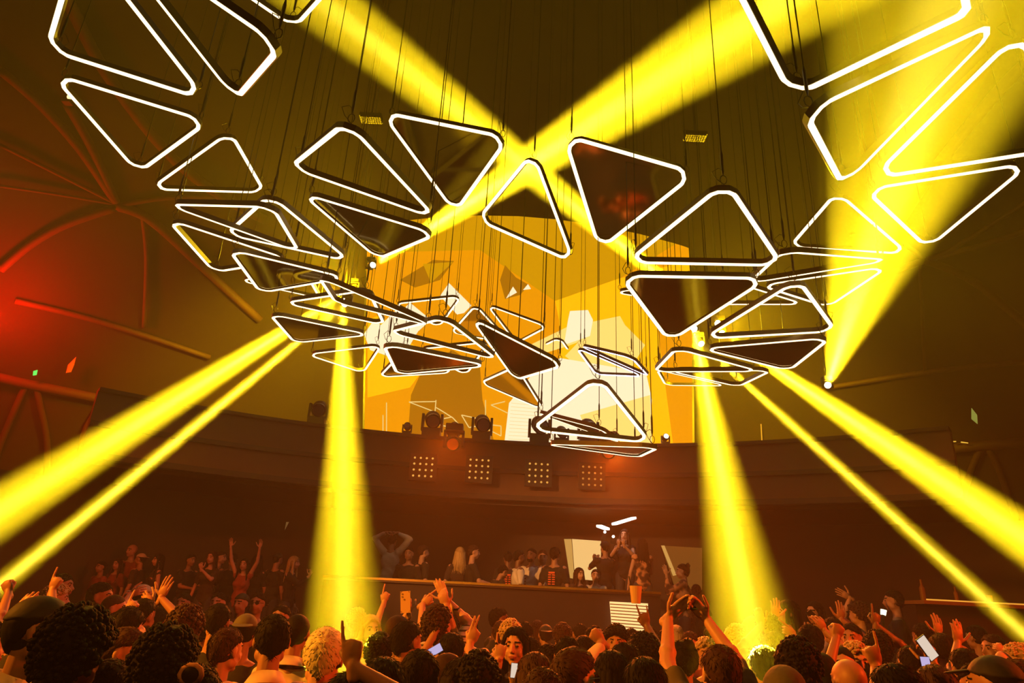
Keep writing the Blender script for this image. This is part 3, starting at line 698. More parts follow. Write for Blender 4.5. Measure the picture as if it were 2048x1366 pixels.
def hair_mesh(style, seed):
    bm = Prims(); rnd = random.Random(seed * 31 + len(style))
    thick = {'short': 1.07, 'crop': 1.03, 'medium': 1.14, 'quiff': 1.10, 'curly': 1.20, 'afro': 1.34, 'long': 1.12, 'bob': 1.15, 'bun': 1.08, 'pony': 1.08, 'cap': 1.07, 'beanie': 1.10, 'capback': 1.07}[style]
    amp = {'curly': .075, 'afro': .05, 'quiff': .035, 'long': .018, 'medium': .035, 'bob': .02, 'short': .02}.get(style, .010); fr = {'curly': 4.5, 'afro': 6.0}.get(style, 6.0)
    hat = style in ('cap', 'beanie', 'capback')
    def mask(d):
        t = math.atan2(abs(d.x), d.y) / PI          # 0 = front, 1 = back
        line = .50 - .62 * min(1, t * 1.7) - .80 * max(0, t - .42) / .58
        if .38 < t < .56: line += .06
        if style in ('long', 'bob'): line = .46 - 1.5 * min(1, max(0, t - .12) * 2.2)
        if style in ('curly', 'afro'): line -= .06
        if hat: line = .30 - .25 * t
        f = max(0, min(1, (d.z - line) / (.05 if hat else .13))); return f * f * (3 - 2 * f)
    def surf(d, f, add=0.0):
        nz = noise.noise(d * fr + Vector((seed * 7.3, 0, 0))) + .5 * noise.noise(d * fr * 2.3 + Vector((seed, 3, 0))); nz2 = noise.noise(Vector((d.x * 26, d.y * 26, d.z * 5)) + Vector((seed, 0, 9)))
        k = .90 + (thick - .90 + amp * nz + (0 if hat else .022) * nz2 + add) * f
        if style == 'quiff' and d.z > .5: k += .09 * max(0, d.y + .3) * f
        return Vector((d.x * .078 * k, -.012 + d.y * .098 * k, .03 + d.z * (.090 if d.z > 0 else .122) * k))
    V, F_ = _ico(5); bm.add([surf(p.normalized(), mask(p.normalized())) for p in V], F_)
    if not hat and style != 'crop':
        cnt = {'curly': 520, 'afro': 700}.get(style, 640)
        for _ in range(cnt):
            z = rnd.uniform(-.75, 1); a = rnd.uniform(0, 2 * PI); rr = math.sqrt(1 - z * z); d = Vector((rr * math.cos(a), rr * math.sin(a), z)); f = mask(d)
            if f < .7: continue
            if style in ('curly', 'afro'):
                r_ = rnd.uniform(.007, .013); V1, F1 = _ico(1); c = surf(d, f, rnd.uniform(-.02, .06)); bm.add([c + p * r_ for p in V1], F1)
            else:
                p = surf(d, f, .0); tg = Vector((0, -.5, -1)) if style in ('long', 'bob', 'medium') else Vector((rnd.uniform(-.4, .4), rnd.uniform(-.6, .5), -.5 if z < .6 else 0))
                if style == 'quiff': tg = Vector((rnd.uniform(-.3, .3), -.8, .5))
                n_ = d.normalized(); tg = (tg - n_ * tg.dot(n_)); tg = tg.normalized() if tg.length > .01 else n_.orthogonal()
                ln = rnd.uniform(.018, .034) * (.55 if style == 'quiff' else 1); u = n_.cross(tg) * .0032; tip = p + tg * ln + n_ * ln * rnd.uniform(.02, .16 if style != 'medium' else .3)
                b = p - tg * .006 - n_ * .002
                bm.add([b + u, b - u, b + n_ * .0035, tip], [(0, 1, 3), (1, 2, 3), (2, 0, 3), (0, 2, 1)])
    if style in ('long', 'bob'):
        dn = -.30 if style == 'long' else -.15
        for j in range(9):
            a = PI * (.16 + .68 * j / 8) + PI; x = math.cos(a) * .082; y = math.sin(a) * .085 - .01
            cap(bm, (x, y, .02), (x * 1.25 + .01 * math.sin(j * 3 + seed), y * 1.05 - .02, dn + .03 * math.sin(j * 2.1 + seed)), .030, .018, 8)
        for j in range(70):
            a = PI * (.05 + .9 * rnd.random()) + PI; x = math.cos(a) * .105; y = math.sin(a) * .105 - .012; e_ = dn + rnd.uniform(-.05, .05)
            cap(bm, (x * .93, y * .93, rnd.uniform(-.02, .05)), (x * 1.2 + rnd.uniform(-.02, .02), y * 1.08 - .015, e_), .006, .002, 5)
        for s in (-1, 1):
            cap(bm, (s * .074, .02, .03), (s * .098, .03, dn * .5), .020, .024, 8); cap(bm, (s * .098, .03, dn * .5), (s * .11, .05, dn * 1.02), .024, .012, 8)
    if style == 'bun':
        ell(bm, (0, -.09, .10), (.038, .038, .036), sub=3)
        for j in range(30):
            a = rnd.uniform(0, 6.28); cap(bm, (math.cos(a) * .034, -.09, .10 + math.sin(a) * .034), (math.cos(a) * .036, -.09 + rnd.uniform(-.03, .03), .10 + math.sin(a) * .048), .005, .002, 5)
    if style in ('cap', 'capback'):
        sg = 1 if style == 'cap' else -1
        V1, F1 = _ico(3); M = Matrix.Translation((0, sg * .115, .055)) @ Euler((-.16 * sg, 0, 0)).to_matrix().to_4x4() @ Matrix.Diagonal((.068, .062, .007, 1))
        bm.add([M @ p for p in V1], F1); ell(bm, (0, -.012, .122), (.008, .008, .005))
    me = bm.mesh('hair')
    me.polygons.foreach_set('use_smooth', [True] * len(me.polygons)); return me
_H = {}
def get_hair(style, col, seed):
    k = (style, col, seed % 2)
    if k not in _H:
        me = hair_mesh(style, seed % 2 + 1); me.materials.append(HAIRC[col]); _H[k] = me
    return _H[k]
def ik(Sh, W, a, b, hint):
    d = W - Sh; L = d.length; L2 = min(L, (a + b) * .985); W2 = Sh + d.normalized() * L2
    x = (a * a - b * b + L2 * L2) / (2 * L2); y = math.sqrt(max(0, a * a - x * x)); u = d.normalized(); h = hint - u * hint.dot(u)
    h = h.normalized() if h.length > 1e-3 else u.orthogonal().normalized()
    return Sh + u * x + h * y, W2
JOBS = []; PEOPLE = []
def person(px, topy, Y, fz, rz, hair, hcol, shirt, skin, LR, label, group=None, hyaw=0, hpitch=0, fem=False, sleeve=.75, extra=None, pants='t', lean=0.0):
    thick = {'afro': .05, 'curly': .03, 'quiff': .02, 'bun': .03, 'medium': .015}.get(hair, .01)
    T = at(px, topy, Y); h = T.z - thick - fz; s = max(.84, min(1.12, h / 1.75)); zt = T.z - thick
    rot = math.radians(rz); Rz = Matrix.Rotation(rot, 3, 'Z')
    root = empty('person', (T.x, T.y, zt - 1.75 * s if abs(zt - 1.75 * s - fz) > .02 else fz), rot)
    O = Vector(root.location); inv = Rz.transposed()
    def loc(wp): return (inv @ (wp - O)) / s       # world -> unit body space
    near = Y < 5.2
    fs = .9 if fem else 1.0
    hc = Vector((0, .015, 1.632)); HM = Matrix.Translation(hc) @ Euler((math.radians(hpitch), 0, math.radians(hyaw))).to_matrix().to_4x4()
    bm = Prims(); sh = Prims()
    head_prims(bm, HM, fem)
    cap(bm, (0, -.015, 1.42), HM @ Vector((0, -.02, -.06)), .055 * fs, .050 * fs); ell(bm, (0, -.005, 1.43), (.12 * fs, .06, .05))
    ell(bm, (0, 0, 1.28), (.165 * fs, .105, .17)); ell(bm, (0, .0, 1.06), (.135 * fs, .09, .15)); ell(bm, (0, 0, .93), (.155 * (1.03 if fem else 1), .105, .13))
    if fem:
        for q in (-1, 1): ell(bm, (q * .07, .085, 1.27), (.058, .05, .055))
    ell(sh, (0, 0, 1.28), (.182 * fs, .122, .175)); ell(sh, (0, 0, 1.05), (.158 * fs, .112, .18)); ell(sh, (0, 0, .93), (.17, .118, .12)); ell(sh, (0, -.006, 1.415), (.12 * fs, .07, .045))
    if fem:
        for q in (-1, 1): ell(sh, (q * .07, .09, 1.27), (.064, .056, .06))
    props = []
    far_hands = []
    for q, spec in ((-1, LR[0]), (1, LR[1])):
        Sh = Vector((q * .165 * fs, -.005, 1.405)); up = False; gest = 'soft'; hint = Vector((q * .55, -.6, -.5)); fd = None; pn = Vector((-q, 0, 0))
        if spec is None: W = Vector((q * .27, .05, .86))
        elif isinstance(spec, str):
            W, gest, fd, pn, hint = {'hips': (Vector((q * .17, .10, 1.0)), 'soft', Vector((-q, .3, -.3)), Vector((0, -1, 0)), Vector((q, -.4, 0))),
                 'front': (Vector((q * .10, .36, 1.12)), 'grip', Vector((-q * .3, 1, .2)), Vector((-q, 0, 0)), Vector((q * .5, -.4, -.8))),
                 'phone': (Vector((q * .05, .36, 1.42)), 'grip', Vector((-q * .1, .35, 1)), Vector((-q * .3, -.9, 0)), Vector((q * .6, 0, -.8))),
                 'up': (Vector((q * .30, .12, 1.98)), 'open', Vector((q * .1, .1, 1)), Vector((0, 1, 0)), Vector((q, -.2, 0))),
                 'head': (Vector((q * .10, -.06, 1.78)), 'soft', Vector((-q, -.2, .1)), Vector((0, .3, -1)), Vector((q, .1, .3)))}[spec]
            W = W.copy()
        else:
            wx, wy, dy, gest = spec[:4]; W = loc(at(wx, wy, Y + dy)); hint = Vector((q * 1.0, .1, -.35))
            if len(spec) > 4 and spec[4] is not None:      # fingertip pixel
                tp = loc(at(spec[4][0], spec[4][1], Y + dy)); fd = tp - W
            if len(spec) > 5 and spec[5] is not None: hint = inv @ Vector(spec[5])
            pn = inv @ Vector((0, 1, 0)) if not (len(spec) > 6) else inv @ Vector(spec[6])
        if W.z > 1.5: Sh += Vector((-q * .01, 0, .045))
        E_, W = ik(Sh, W, .285, .265, hint)
        if fd is None or fd.length < .01: fd = (W - E_)
        cap(bm, Sh, E_, .050 * fs, .040 * fs); cap(bm, E_, W, .040 * fs, .025 * fs); ell(bm, E_.lerp(W, .25), (.043 * fs,) * 3); ell(bm, Sh, (.062 * fs,) * 3)
        a = Sh + (E_ - Sh) * .05; SL = min(1.0, sleeve / .95)
        cap(sh, a, Sh + (E_ - Sh) * min(1, sleeve), .070 * fs, .058 * fs)
        if sleeve > 1: cap(sh, E_, E_ + (W - E_) * (sleeve - 1), .056 * fs, .042 * fs)
        ell(sh, Sh + Vector((-q * .01, 0, -.01)), (.078 * fs, .074, .072))
        side = -1 if q < 0 else 1
        if near: hand_prims(bm, W, fd, pn, side * 1, gest)
        else: far_hands.append((W.copy(), fd.copy(), pn.copy(), side, gest))
        props.append((root, W.copy(), fd.normalized(), pn, E_.copy()))
    if lean:
        LM = Matrix.Translation((0, 0, .95)) @ Euler((math.radians(-lean), 0, 0)).to_matrix().to_4x4() @ Matrix.Translation((0, 0, -.95))
        for b in (bm, sh): b.xform(LM)
        HM = LM @ HM; far_hands = [(LM @ a, LM.to_3x3() @ b, LM.to_3x3() @ c, d, e) for a, b, c, d, e in far_hands]
    JOBS.append((bm, (.0064 if (LR[0] or LR[1]) else .008) if near else (.010 if Y < 8.5 else .013), 1)); JOBS.append((sh, .013 if near else .018, 3))
    PEOPLE.append(dict(root=root, s=s, HM=HM, skin=skin, shirt=shirt, hair=hair, hcol=hcol, fh=far_hands, extra=extra or (), pants=pants, near=near, fem=fem, Y=Y))
    tag(root, label, 'person', group)
    return root, props
def finish_people():
    meshes = remesh_batch(JOBS)
    for i, P in enumerate(PEOPLE):
        root, s, HM = P['root'], P['s'], P['HM']; body, shirt = meshes[2 * i], meshes[2 * i + 1]
        # legs and far hands join the body mesh
        pr = Prims()
        for q in (-1, 1):
            cap(pr, (q * .085, 0, .90), (q * .095, .02, .50), .082, .055); cap(pr, (q * .095, .02, .50), (q * .10, -.01, .09), .055, .036); ell(pr, (q * .10, .06, .045), (.045, .12, .04))
        for a in P['fh']: hand_prims(pr, *a, 1.0)
        ex = pr.mesh(); bm = bmesh.new(); bm.from_mesh(body); bm.from_mesh(ex); bpy.data.meshes.remove(ex)
        bm.transform(Matrix.Scale(s, 4)); bm.to_mesh(body); bm.free()
        for m in (SKIN[P['skin']], LIP, EYE, EYW, HAIRC['b' if P['hcol'] in 'yg' else 'k']): body.materials.append(m)
        iv = np.array(HM.inverted()); c = np.empty(len(body.polygons) * 3, np.float32); body.polygons.foreach_get('center', c); c = c.reshape(-1, 3) / s
        c = c @ iv[:3, :3].T + iv[:3, 3]; ax = np.abs(c[:, 0]); z = c[:, 2]; y = c[:, 1]; zone = (y > .06) & (ax < .07) & (z > -.09) & (z < .06)
        idx = np.zeros(len(c), np.int32)
        idx[zone & (ax > .012) & (ax < .05) & (np.abs(z - (.036 - np.abs(ax - .03) * .2)) < .005)] = 4
        idx[zone & (np.abs(z + .0555) < .0115 - ax * .25) & (ax < .026)] = 1
        idx[zone & ((ax - .031) ** 2 + ((z - .012) * 1.5) ** 2 < .0105 ** 2) & (y < .1)] = 2
        body.polygons.foreach_set('material_index', idx)
        body.polygons.foreach_set('use_smooth', [True] * len(body.polygons))
        body.name = 'body'; ob = bpy.data.objects.new('body', body); COL.objects.link(ob); ob.parent = root
        n_ = len(shirt.vertices); c = np.empty(n_ * 3, np.float32); nr = np.empty(n_ * 3, np.float32)
        shirt.vertices.foreach_get('co', c); shirt.vertex_normals.foreach_get('vector', nr); c = c.reshape(-1, 3); nr = nr.reshape(-1, 3)
        fo = np.sin(c[:, 0] * 27 + c[:, 2] * 16 + i + 2 * np.sin(c[:, 1] * 19 + c[:, 2] * 9 + i * 1.7)) + .7 * np.sin(c[:, 2] * 48 + c[:, 0] * 33 + 3 * np.sin(c[:, 1] * 31 + i))
        shirt.vertices.foreach_set('co', ((c + nr * (.0045 * fo)[:, None]) * s).ravel()); shirt.update()
        shirt.materials.append(CLOTH[P['shirt']]); shirt.polygons.foreach_set('use_smooth', [True] * len(shirt.polygons))
        o = bpy.data.objects.new('shirt', shirt); COL.objects.link(o); o.parent = root
        bm = bmesh.new()
        for q in (-1, 1):
            cap(bm, (q * .085, 0, .90), (q * .095, .02, .50), .097, .07); cap(bm, (q * .095, .02, .50), (q * .10, -.01, .10), .07, .06)
        bm.transform(Matrix.Scale(s, 4)); obj('trousers', bm, CLOTH[P['pants']], root, smooth=True)
        bm = bmesh.new()
        for q in (-1, 1): ell(bm, (q * .10, .055, .05), (.052, .135, .05))
        bm.transform(Matrix.Scale(s, 4)); obj('shoes', bm, black_m, root, smooth=True)
        if P['hair'] != 'bald':
            o = bpy.data.objects.new({'cap': 'cap', 'capback': 'cap', 'beanie': 'cap'}.get(P['hair'], 'hair'), get_hair(P['hair'], P['hcol'], i)); COL.objects.link(o); o.parent = root
            o.matrix_local = Matrix.Scale(s, 4) @ HM
            if P['hair'] in ('cap', 'capback', 'beanie'):
                o = bpy.data.objects.new('hair', get_hair('crop', 'k', i)); COL.objects.link(o); o.parent = root; o.matrix_local = Matrix.Scale(s, 4) @ HM
        M = Matrix.Scale(s, 4) @ HM
        for e in P['extra']:
            bm = bmesh.new()
            if e == 'glasses':
                for q in (-1, 1):
                    pts = [(q * .031 + math.cos(t) * .021, .096, .012 + math.sin(t) * .016) for t in [2 * PI * k / 12 for k in range(12)]]
                    sweep(bm, pts, .0022, 5, True); tube(bm, (q * .052, .094, .014), (q * .078, .0, .012), .0022, n=5); f = bm.faces.new([bm.verts.new(p) for p in pts])
                tube(bm, (-.01, .098, .014), (.01, .098, .014), .0022, n=5); bm.transform(M); obj('glasses', bm, mat('dark_lens', (.02, .015, .01), .12), root)
            elif e == 'beard':
                ell(bm, (0, .048, -.078), (.050, .045, .040), sub=3); bm.transform(M); obj('beard', bm, HAIRC['k'], root, smooth=True)
            elif e in ('collar', 'darkcollar'):
                pts = [(math.cos(t) * .075, math.sin(t) * .07 - .012, 1.455 - .02 * math.sin(t)) for t in [2 * PI * k / 16 for k in range(16)]]
                lo = [bm.verts.new(Vector(p) * s) for p in pts]; hi = [bm.verts.new(Vector((p[0] * .9, p[1] * .9, p[2] + .045)) * s) for p in pts]; ou = [bm.verts.new(Vector((p[0] * 1.35, p[1] * 1.3 - .003, p[2] - .005)) * s) for p in pts]
                ring(bm, lo, hi); ring(bm, hi, ou); obj('collar', bm, CLOTH['k'] if e == 'darkcollar' else CLOTH['c'], root, smooth=True)
            elif e == 'scrunchie':
                pts = [(math.cos(t) * .036, -.105, .10 + math.sin(t) * .030) for t in [2 * PI * k / 10 for k in range(10)]]
                sweep(bm, pts, .011, 7, True); bm.transform(M); obj('scrunchie', bm, CLOTH['p'], root, smooth=True)
            elif e.startswith('print'):
                back = -1 if 'back' in e else 1
                for k in range(6):
                    for j in ((-1, 1) if k else (0,)):
                        w_ = .05 if k else .11; box(bm, Vector((j * .035, back * .133, 1.34 - k * .036)) * s, (w_ * s, .006, (.018 if k else .03) * s))
                obj('shirt_print', bm, mat('print_orange', (.9, .16, .05), .7), root)
            elif e == 'light_print':
                for k in range(5): box(bm, Vector(((k % 2) * .02 - .01, .132, 1.34 - k * .05)) * s, ((.10 - .01 * k) * s, .006, .022 * s))
                obj('shirt_print', bm, mat('print_dark', (.18, .04, .04), .7), root)
            else: bm.free()
def phone(loc, fd, n, lit=None, label='', body='k', s=1.0):
    """phone held at loc; fd = long axis, n = screen normal"""
    Yv = fd.normalized(); Z = (n - Yv * n.dot(Yv)).normalized(); X = Yv.cross(Z); R = Matrix((X, Yv, Z)).transposed()
    r = bpy.data.objects.new('smartphone', None); COL.objects.link(r); r.matrix_world = Matrix.Translation(loc) @ R.to_4x4(); r.empty_display_size = .05
    tag(r, label, 'phone')
    bm = bmesh.new(); vs = box(bm, (0, 0, 0), (.075 * s, .155 * s, .009)); bmesh.ops.bevel(bm, geom=[e for e in bm.edges if abs(e.verts[0].co.z - e.verts[1].co.z) > .005], offset=.012, segments=3)
    obj('case', bm, mat('phone_gold', (.8, .55, .25), .35) if body == 'g' else black_m, r)
    bm = bmesh.new(); box(bm, (0, 0, .0052), (.068 * s, .146 * s, .001)); obj('screen', bm, lit or mat('phone_off', (.01, .01, .01), .1), r)
    bm = bmesh.new()
    for k in range(3): tube(bm, ((.022 - (k == 2) * .014) * s, (.058 - .02 * k) * s, -.004), ((.022 - (k == 2) * .014) * s, (.058 - .02 * k) * s, -.0075), .006, n=10)
    obj('camera_lens', bm, mat('lens_glass', (.3, .22, .15), .12), r)
    return r
# ------------------------------------------------------------------ people on the dance floor (picture column, head top, distance ...)
N_ = None
FL = 0.0
def grip_pt(pr, s_, up=.06): 
    root, W, fd, pn, E_ = pr; return root.matrix_basis @ ((W + fd * up) * s_)
A = person
# --- nearest rows, left to right
A(88, 1190, 2.6, FL, -62, 'cap', 'c', 'k', 'm', (N_, N_), 'person in a black cap and cream-collared black jacket at the far left', extra=('collar',))
A(172, 1197, 2.25, FL, 4, 'afro', 'k', 'g', 'd', (N_, N_), 'person with big round black hair and a grey-green polo seen from behind, lower left', extra=('darkcollar',))
A(256, 1254, 3.75, FL, -88, 'medium', 'b', 'k', 'l', (N_, N_), 'person with wavy brown hair in profile facing right, eyes lowered', hpitch=-8, fem=True)
A(228, 1304, 2.6, FL, -20, 'bun', 'b', 'r', 'l', (N_, N_), 'person with clipped-up brown hair at the bottom edge left, below the profile face', fem=True, sleeve=.3)
A(-24, 1238, 3.4, FL, -30, 'short', 'k', 'k', 'l', ((62, 1200, .6, 'open', (100, 1150), (-1, .2, -.5)), N_), 'person cut off by the left edge with a bare arm reaching up right')
A(346, 1236, 2.5, FL, 0, 'afro', 'k', 'k', 'd', (N_, N_), 'person with a huge dark round head of hair right of the profile face')
A(378, 1206, 3.9, FL, 10, 'curly', 'b', 'k', 'd', (N_, N_), 'person with loose dark curls behind the huge round head of hair')
A(404, 1314, 2.45, FL, 5, 'bun', 'k', 'n', 'm', (N_, N_), 'dark-haired person with a patterned scrunchie at the bottom edge', extra=('scrunchie',), fem=True)
A(457, 1254, 3.9, FL, -28, 'short', 'b', 'k', 'l', (N_, N_), 'person with short brown hair, ear and cheek rim-lit on the right')
A(441, 1206, 5.0, FL, 0, 'short', 'k', 'k', 'm', (N_, N_), 'dark-haired person behind the short brown-haired one')
A(495, 1226, 4.8, FL, 8, 'capback', 'o', 'k', 'm', (N_, N_), 'person in an olive cap worn backwards')
A(553, 1227, 3.45, FL, 22, 'short', 'k', 'c', 'm', (N_, N_), 'black-haired person in a cream shirt seen from behind', extra=('collar',))
A(598, 1226, 4.5, FL, 0, 'crop', 'k', 'c', 'm', (N_, N_), 'person in a pale shirt standing just beyond the cream shirt and the bleached head', extra=('collar',))
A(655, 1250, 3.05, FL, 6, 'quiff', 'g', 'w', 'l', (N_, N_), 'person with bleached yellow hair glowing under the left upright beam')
A(700, 1342, 2.45, FL, 0, 'medium', 'k', 'k', 'm', (N_, (706, 1335, -.15, 'point', (703, 1275))), 'black-haired person at the bottom edge raising one finger beside the bleached head')
A(770, 1312, 2.7, FL, 4, 'medium', 'k', 'k', 'm', (N_, N_), 'person with glossy black hair at the bottom edge right of the raised finger')
A(842, 1297, 2.95, FL, 0, 'short', 'k', 'k', 'm', (N_, N_), 'dark flat-topped head in the second row left of the shaved head')
A(896, 1303, 3.9, FL, -75, 'crop', 'b', 'n', 'm', (N_, N_), 'person with a shaved head and glasses in profile facing right', extra=('glasses',))
A(924, 1316, 3.6, FL, -100, 'long', 'k', 'k', 'l', (N_, (952, 1238, .35, 'peace', (966, 1203), (1, 0, -.4))), 'person facing right with one arm straight up, two fingers raised', fem=True, sleeve=.2)
A(958, 1297, 2.95, FL, 0, 'curly', 'k', 'k', 'd', (N_, N_), 'dark curly head below the straight raised arm')
A(1033, 1253, 4.7, FL, 172, 'long', 'k', 'k', 'l', ('phone', (998, 1322, -.4, 'horns', (1004, 1280), (-1, 0, -.3))), 'smiling person with long black hair facing the camera, little finger and forefinger raised', fem=True, sleeve=.1, hyaw=-6)
A(1072, 1305, 3.5, FL, 8, 'bob', 'b', 'k', 'm', (N_, N_), 'person with smooth reddish-brown hair right of the smiling face', fem=True)
A(1086, 1332, 2.65, FL, 0, 'short', 'b', 'k', 'm', (N_, N_), 'round brown head at the bottom edge in the middle')
A(1146, 1289, 2.95, FL, -52, 'quiff', 'b', 'k', 'l', (N_, N_), 'person in dark glasses with swept-back brown hair turned to the right', extra=('glasses',))
A(1136, 1272, 4.4, FL, 0, 'short', 'k', 'n', 'm', (N_, N_), 'flat-topped dark head behind the one in dark glasses')
A(1224, 1300, 3.45, FL, 0, 'long', 'k', 'k', 'm', (N_, N_), 'person with long straight black hair seen from behind right of the dark glasses', fem=True)
A(1250, 1284, 3.9, FL, 25, 'short', 'k', 'c', 'm', ((1205, 1285, .3, 'fist', (1192, 1272), (-1, 0, -.6)), N_), 'person in a pale yellow tee, fist and white cuff held out left', sleeve=1.8)
A(1287, 1258, 4.4, FL, 0, 'afro', 'k', 'k', 'd', (N_, (1281, 1215, .5, 'horns', (1274, 1188), (1, 0, -.4))), 'person with a round dark head raising a plastic cup high before the booth')
A(1290, 1312, 2.9, FL, 0, 'medium', 'k', 'k', 'm', (N_, N_), 'black-haired person at the bottom edge below the raised cup')
A(1366, 1272, 4.3, FL, 10, 'bun', 'k', 'k', 'm', (N_, N_), 'person with a dark bun between the two big raised arms', fem=True)
A(1440, 1288, 3.15, FL, 6, 'short', 'b', 'o', 'l', ((1332, 1218, .35, 'open', (1362, 1190), (-1, 0, -.3), (.4, -.8, -.2)), (1404, 1222, .35, 'soft', (1386, 1200), (1, 0, -.2), (-.3, -.8, -.3))), 'person in an olive shirt with both bare arms high, hands cupped together')
A(1528, 1290, 4.0, FL, 0, 'medium', 'k', 'k', 'm', (N_, N_), 'hazy dark head inside the right upright beam')
A(1566, 1326, 2.7, FL, 0, 'crop', 'o', 'n', 'm', (N_, N_), 'close-cropped head at the bottom edge beside the right beam')
A(1592, 1270, 3.2, FL, -10, 'curly', 'k', 'k', 'm', (N_, N_), 'large dark head just right of the right upright beam')
A(1640, 1302, 3.9, FL, 0, 'crop', 'k', 's', 'm', ((1628, 1300, .5, 'point', (1604, 1258), (-1, .2, -.5)), (1672, 1278, .3, 'fist', (1678, 1256), (-.8, -.3, -1))), 'person in a striped shirt with a clenched fist up and the other hand pointing')
A(1694, 1313, 3.5, FL, 10, 'bald', 'k', 'k', 'm', (N_, N_), 'bald head catching orange light near the bottom right')
A(1680, 1290, 4.6, FL, 160, 'crop', 'k', 'k', 'l', (N_, N_), 'person with cropped hair facing the camera behind the bald head')
A(1790, 1326, 2.85, FL, 35, 'medium', 'k', 'r', 'm', ((1742, 1268, .5, 'point', (1730, 1216), (-.3, .2, -1)), N_), 'person with a red-lit arm straight up wearing a bracelet', sleeve=.5)
A(1868, 1330, 3.3, FL, 12, 'long', 'b', 'k', 'm', (N_, (1868, 1330, .35, 'grip', (1860, 1305), (1, 0, -.7))), 'long-haired person holding up a bright phone to film', fem=True)
A(1985, 1309, 2.9, FL, 40, 'cap', 'c', 'r', 'm', (N_, N_), 'person in a black cap turned left in the lower right corner')
A(1944, 1326, 4.1, FL, 150, 'short', 'k', 'k', 'm', (N_, N_), 'red-lit face left of the black cap in the lower right corner')
A(2040, 1318, 3.2, FL, 60, 'short', 'b', 'k', 'l', (N_, N_), 'face cut by the right edge at the bottom corner')
# --- middle distance
A(205, 1164, 6.6, FL, -84, 'short', 'k', 'k', 'm', (N_, N_), 'dark-haired person in profile facing right, orange-lit face, behind the big round hair')
A(232, 1188, 6.4, FL, -70, 'crop', 'b', 'k', 'l', (N_, (262, 1186, .3, 'soft', (284, 1178))), 'bearded person facing right below the orange-lit profile', extra=('beard',))
A(128, 1146, 8.0, FL, -78, 'short', 'k', 'k', 'm', (N_, N_), 'dark-haired person in profile above the raised hands at the left')
A(118, 1166, 7.0, FL, -60, 'curly', 'y', 'n', 'l', (N_, N_), 'blond curly person half hidden by the raised hands at the left', fem=True)
A(62, 1200, 4.6, FL, -20, 'medium', 'k', 'k', 'm', ((20, 1170, .4, 'fist', (14, 1150)), (108, 1170, .3, 'point', (118, 1144), (1, 0, -.6))), 'dark-haired person at the left with both bare forearms up, one finger out')
A(290, 1196, 5.2, FL, -15, 'short', 'k', 'k', 'm', ((304, 1208, .2, 'soft', (290, 1196)), (322, 1196, .2, 'open', (335, 1165), (1, 0, -.6))), 'dark person clapping with hands joined high, right of the orange profile')
A(262, 1212, 4.3, FL, -5, 'medium', 'k', 'k', 'l', (N_, (252, 1222, .35, 'point', (268, 1188))), 'dark-haired person pointing a finger up and right beside the clapping hands')
A(288, 1168, 8.2, FL, -40, 'capback', 'w', 'k', 'l', (N_, N_), 'person in a pale cap worn backwards behind the clapping hands')
A(372, 1186, 9.2, FL, 175, 'short', 'k', 'k', 'm', (N_, N_), 'small orange-lit face looking at the camera, leftmost of the facing row')
A(441, 1184, 8.6, FL, 178, 'short', 'k', 'k', 'l', (N_, N_), 'black-haired person facing the camera with a bright orange face')
A(487, 1186, 9.2, FL, 165, 'capback', 'c', 'k', 'm', (N_, N_), 'person in a black cap facing the camera beside the bright orange face')
A(519, 1184, 8.6, FL, 180, 'short', 'k', 'k', 'm', (N_, N_), 'person in dark glasses facing the camera near the left upright beam', extra=('glasses',))
A(566, 1209, 6.8, FL, 170, 'short', 'k', 'n', 'l', (N_, N_), 'short-haired person facing the camera just left of the left upright beam')
A(322, 1214, 7.5, FL, 0, 'medium', 'k', 'k', 'm', (N_, N_), 'dark head in the shade right of the clapping hands')
A(420, 1218, 6.2, FL, 0, 'afro', 'k', 'k', 'd', (N_, N_), 'dark round-haired head in the middle distance left of the olive cap')
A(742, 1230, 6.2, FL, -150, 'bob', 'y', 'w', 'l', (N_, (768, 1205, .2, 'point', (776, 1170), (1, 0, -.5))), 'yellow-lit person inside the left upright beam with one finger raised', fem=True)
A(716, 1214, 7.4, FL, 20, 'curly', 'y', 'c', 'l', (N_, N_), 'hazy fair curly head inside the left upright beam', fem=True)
A(762, 1262, 4.6, FL, 0, 'curly', 'k', 'o', 'm', (N_, N_), 'dim curly head at the right rim of the left upright beam')
A(797, 1228, 5.3, FL, -35, 'crop', 'b', 'k', 'l', ((816, 1226, .3, 'grip', (812, 1198), (-.6, 0, -1)), (846, 1204, .3, 'point', (868, 1188), (.8, 0, -.9))), 'person holding up a gold phone and pointing right with the other hand', hpitch=8)
A(815, 1240, 4.35, FL, -40, 'short', 'k', 'k', 'm', (N_, N_), 'black-haired person in front of the gold phone')
A(878, 1206, 5.0, FL, -30, 'curly', 'b', 's', 'l', ((893, 1214, .1, 'soft', (884, 1188), (-.2, 0, -1)), (892, 1200, .2, 'open', (884, 1180), (1, 0, -.2))), 'curly-haired person in a striped tee with both arms folded over the tilted-back head', hpitch=26)
A(905, 1264, 4.6, FL, 0, 'medium', 'k', 'k', 'm', ((868, 1268, .3, 'fist', (874, 1240), (-.6, 0, -1)), N_), 'black-haired person below the striped tee with one fist up')
A(997, 1214, 8.0, FL, -70, 'short', 'k', 'k', 'd', (N_, N_), 'dim person in profile facing right before the booth front')
A(1022, 1236, 6.0, FL, 10, 'curly', 'y', 'w', 'l', (N_, N_), 'fair curly head behind the smiling long-haired person', fem=True)
A(1092, 1248, 8.2, FL, 0, 'capback', 'c', 'n', 'm', (N_, N_), 'dim person in a dark cap seen from behind before the booth')
A(1060, 1272, 5.8, FL, 0, 'short', 'k', 'k', 'm', (N_, N_), 'dark head in shade below the dim dark cap')
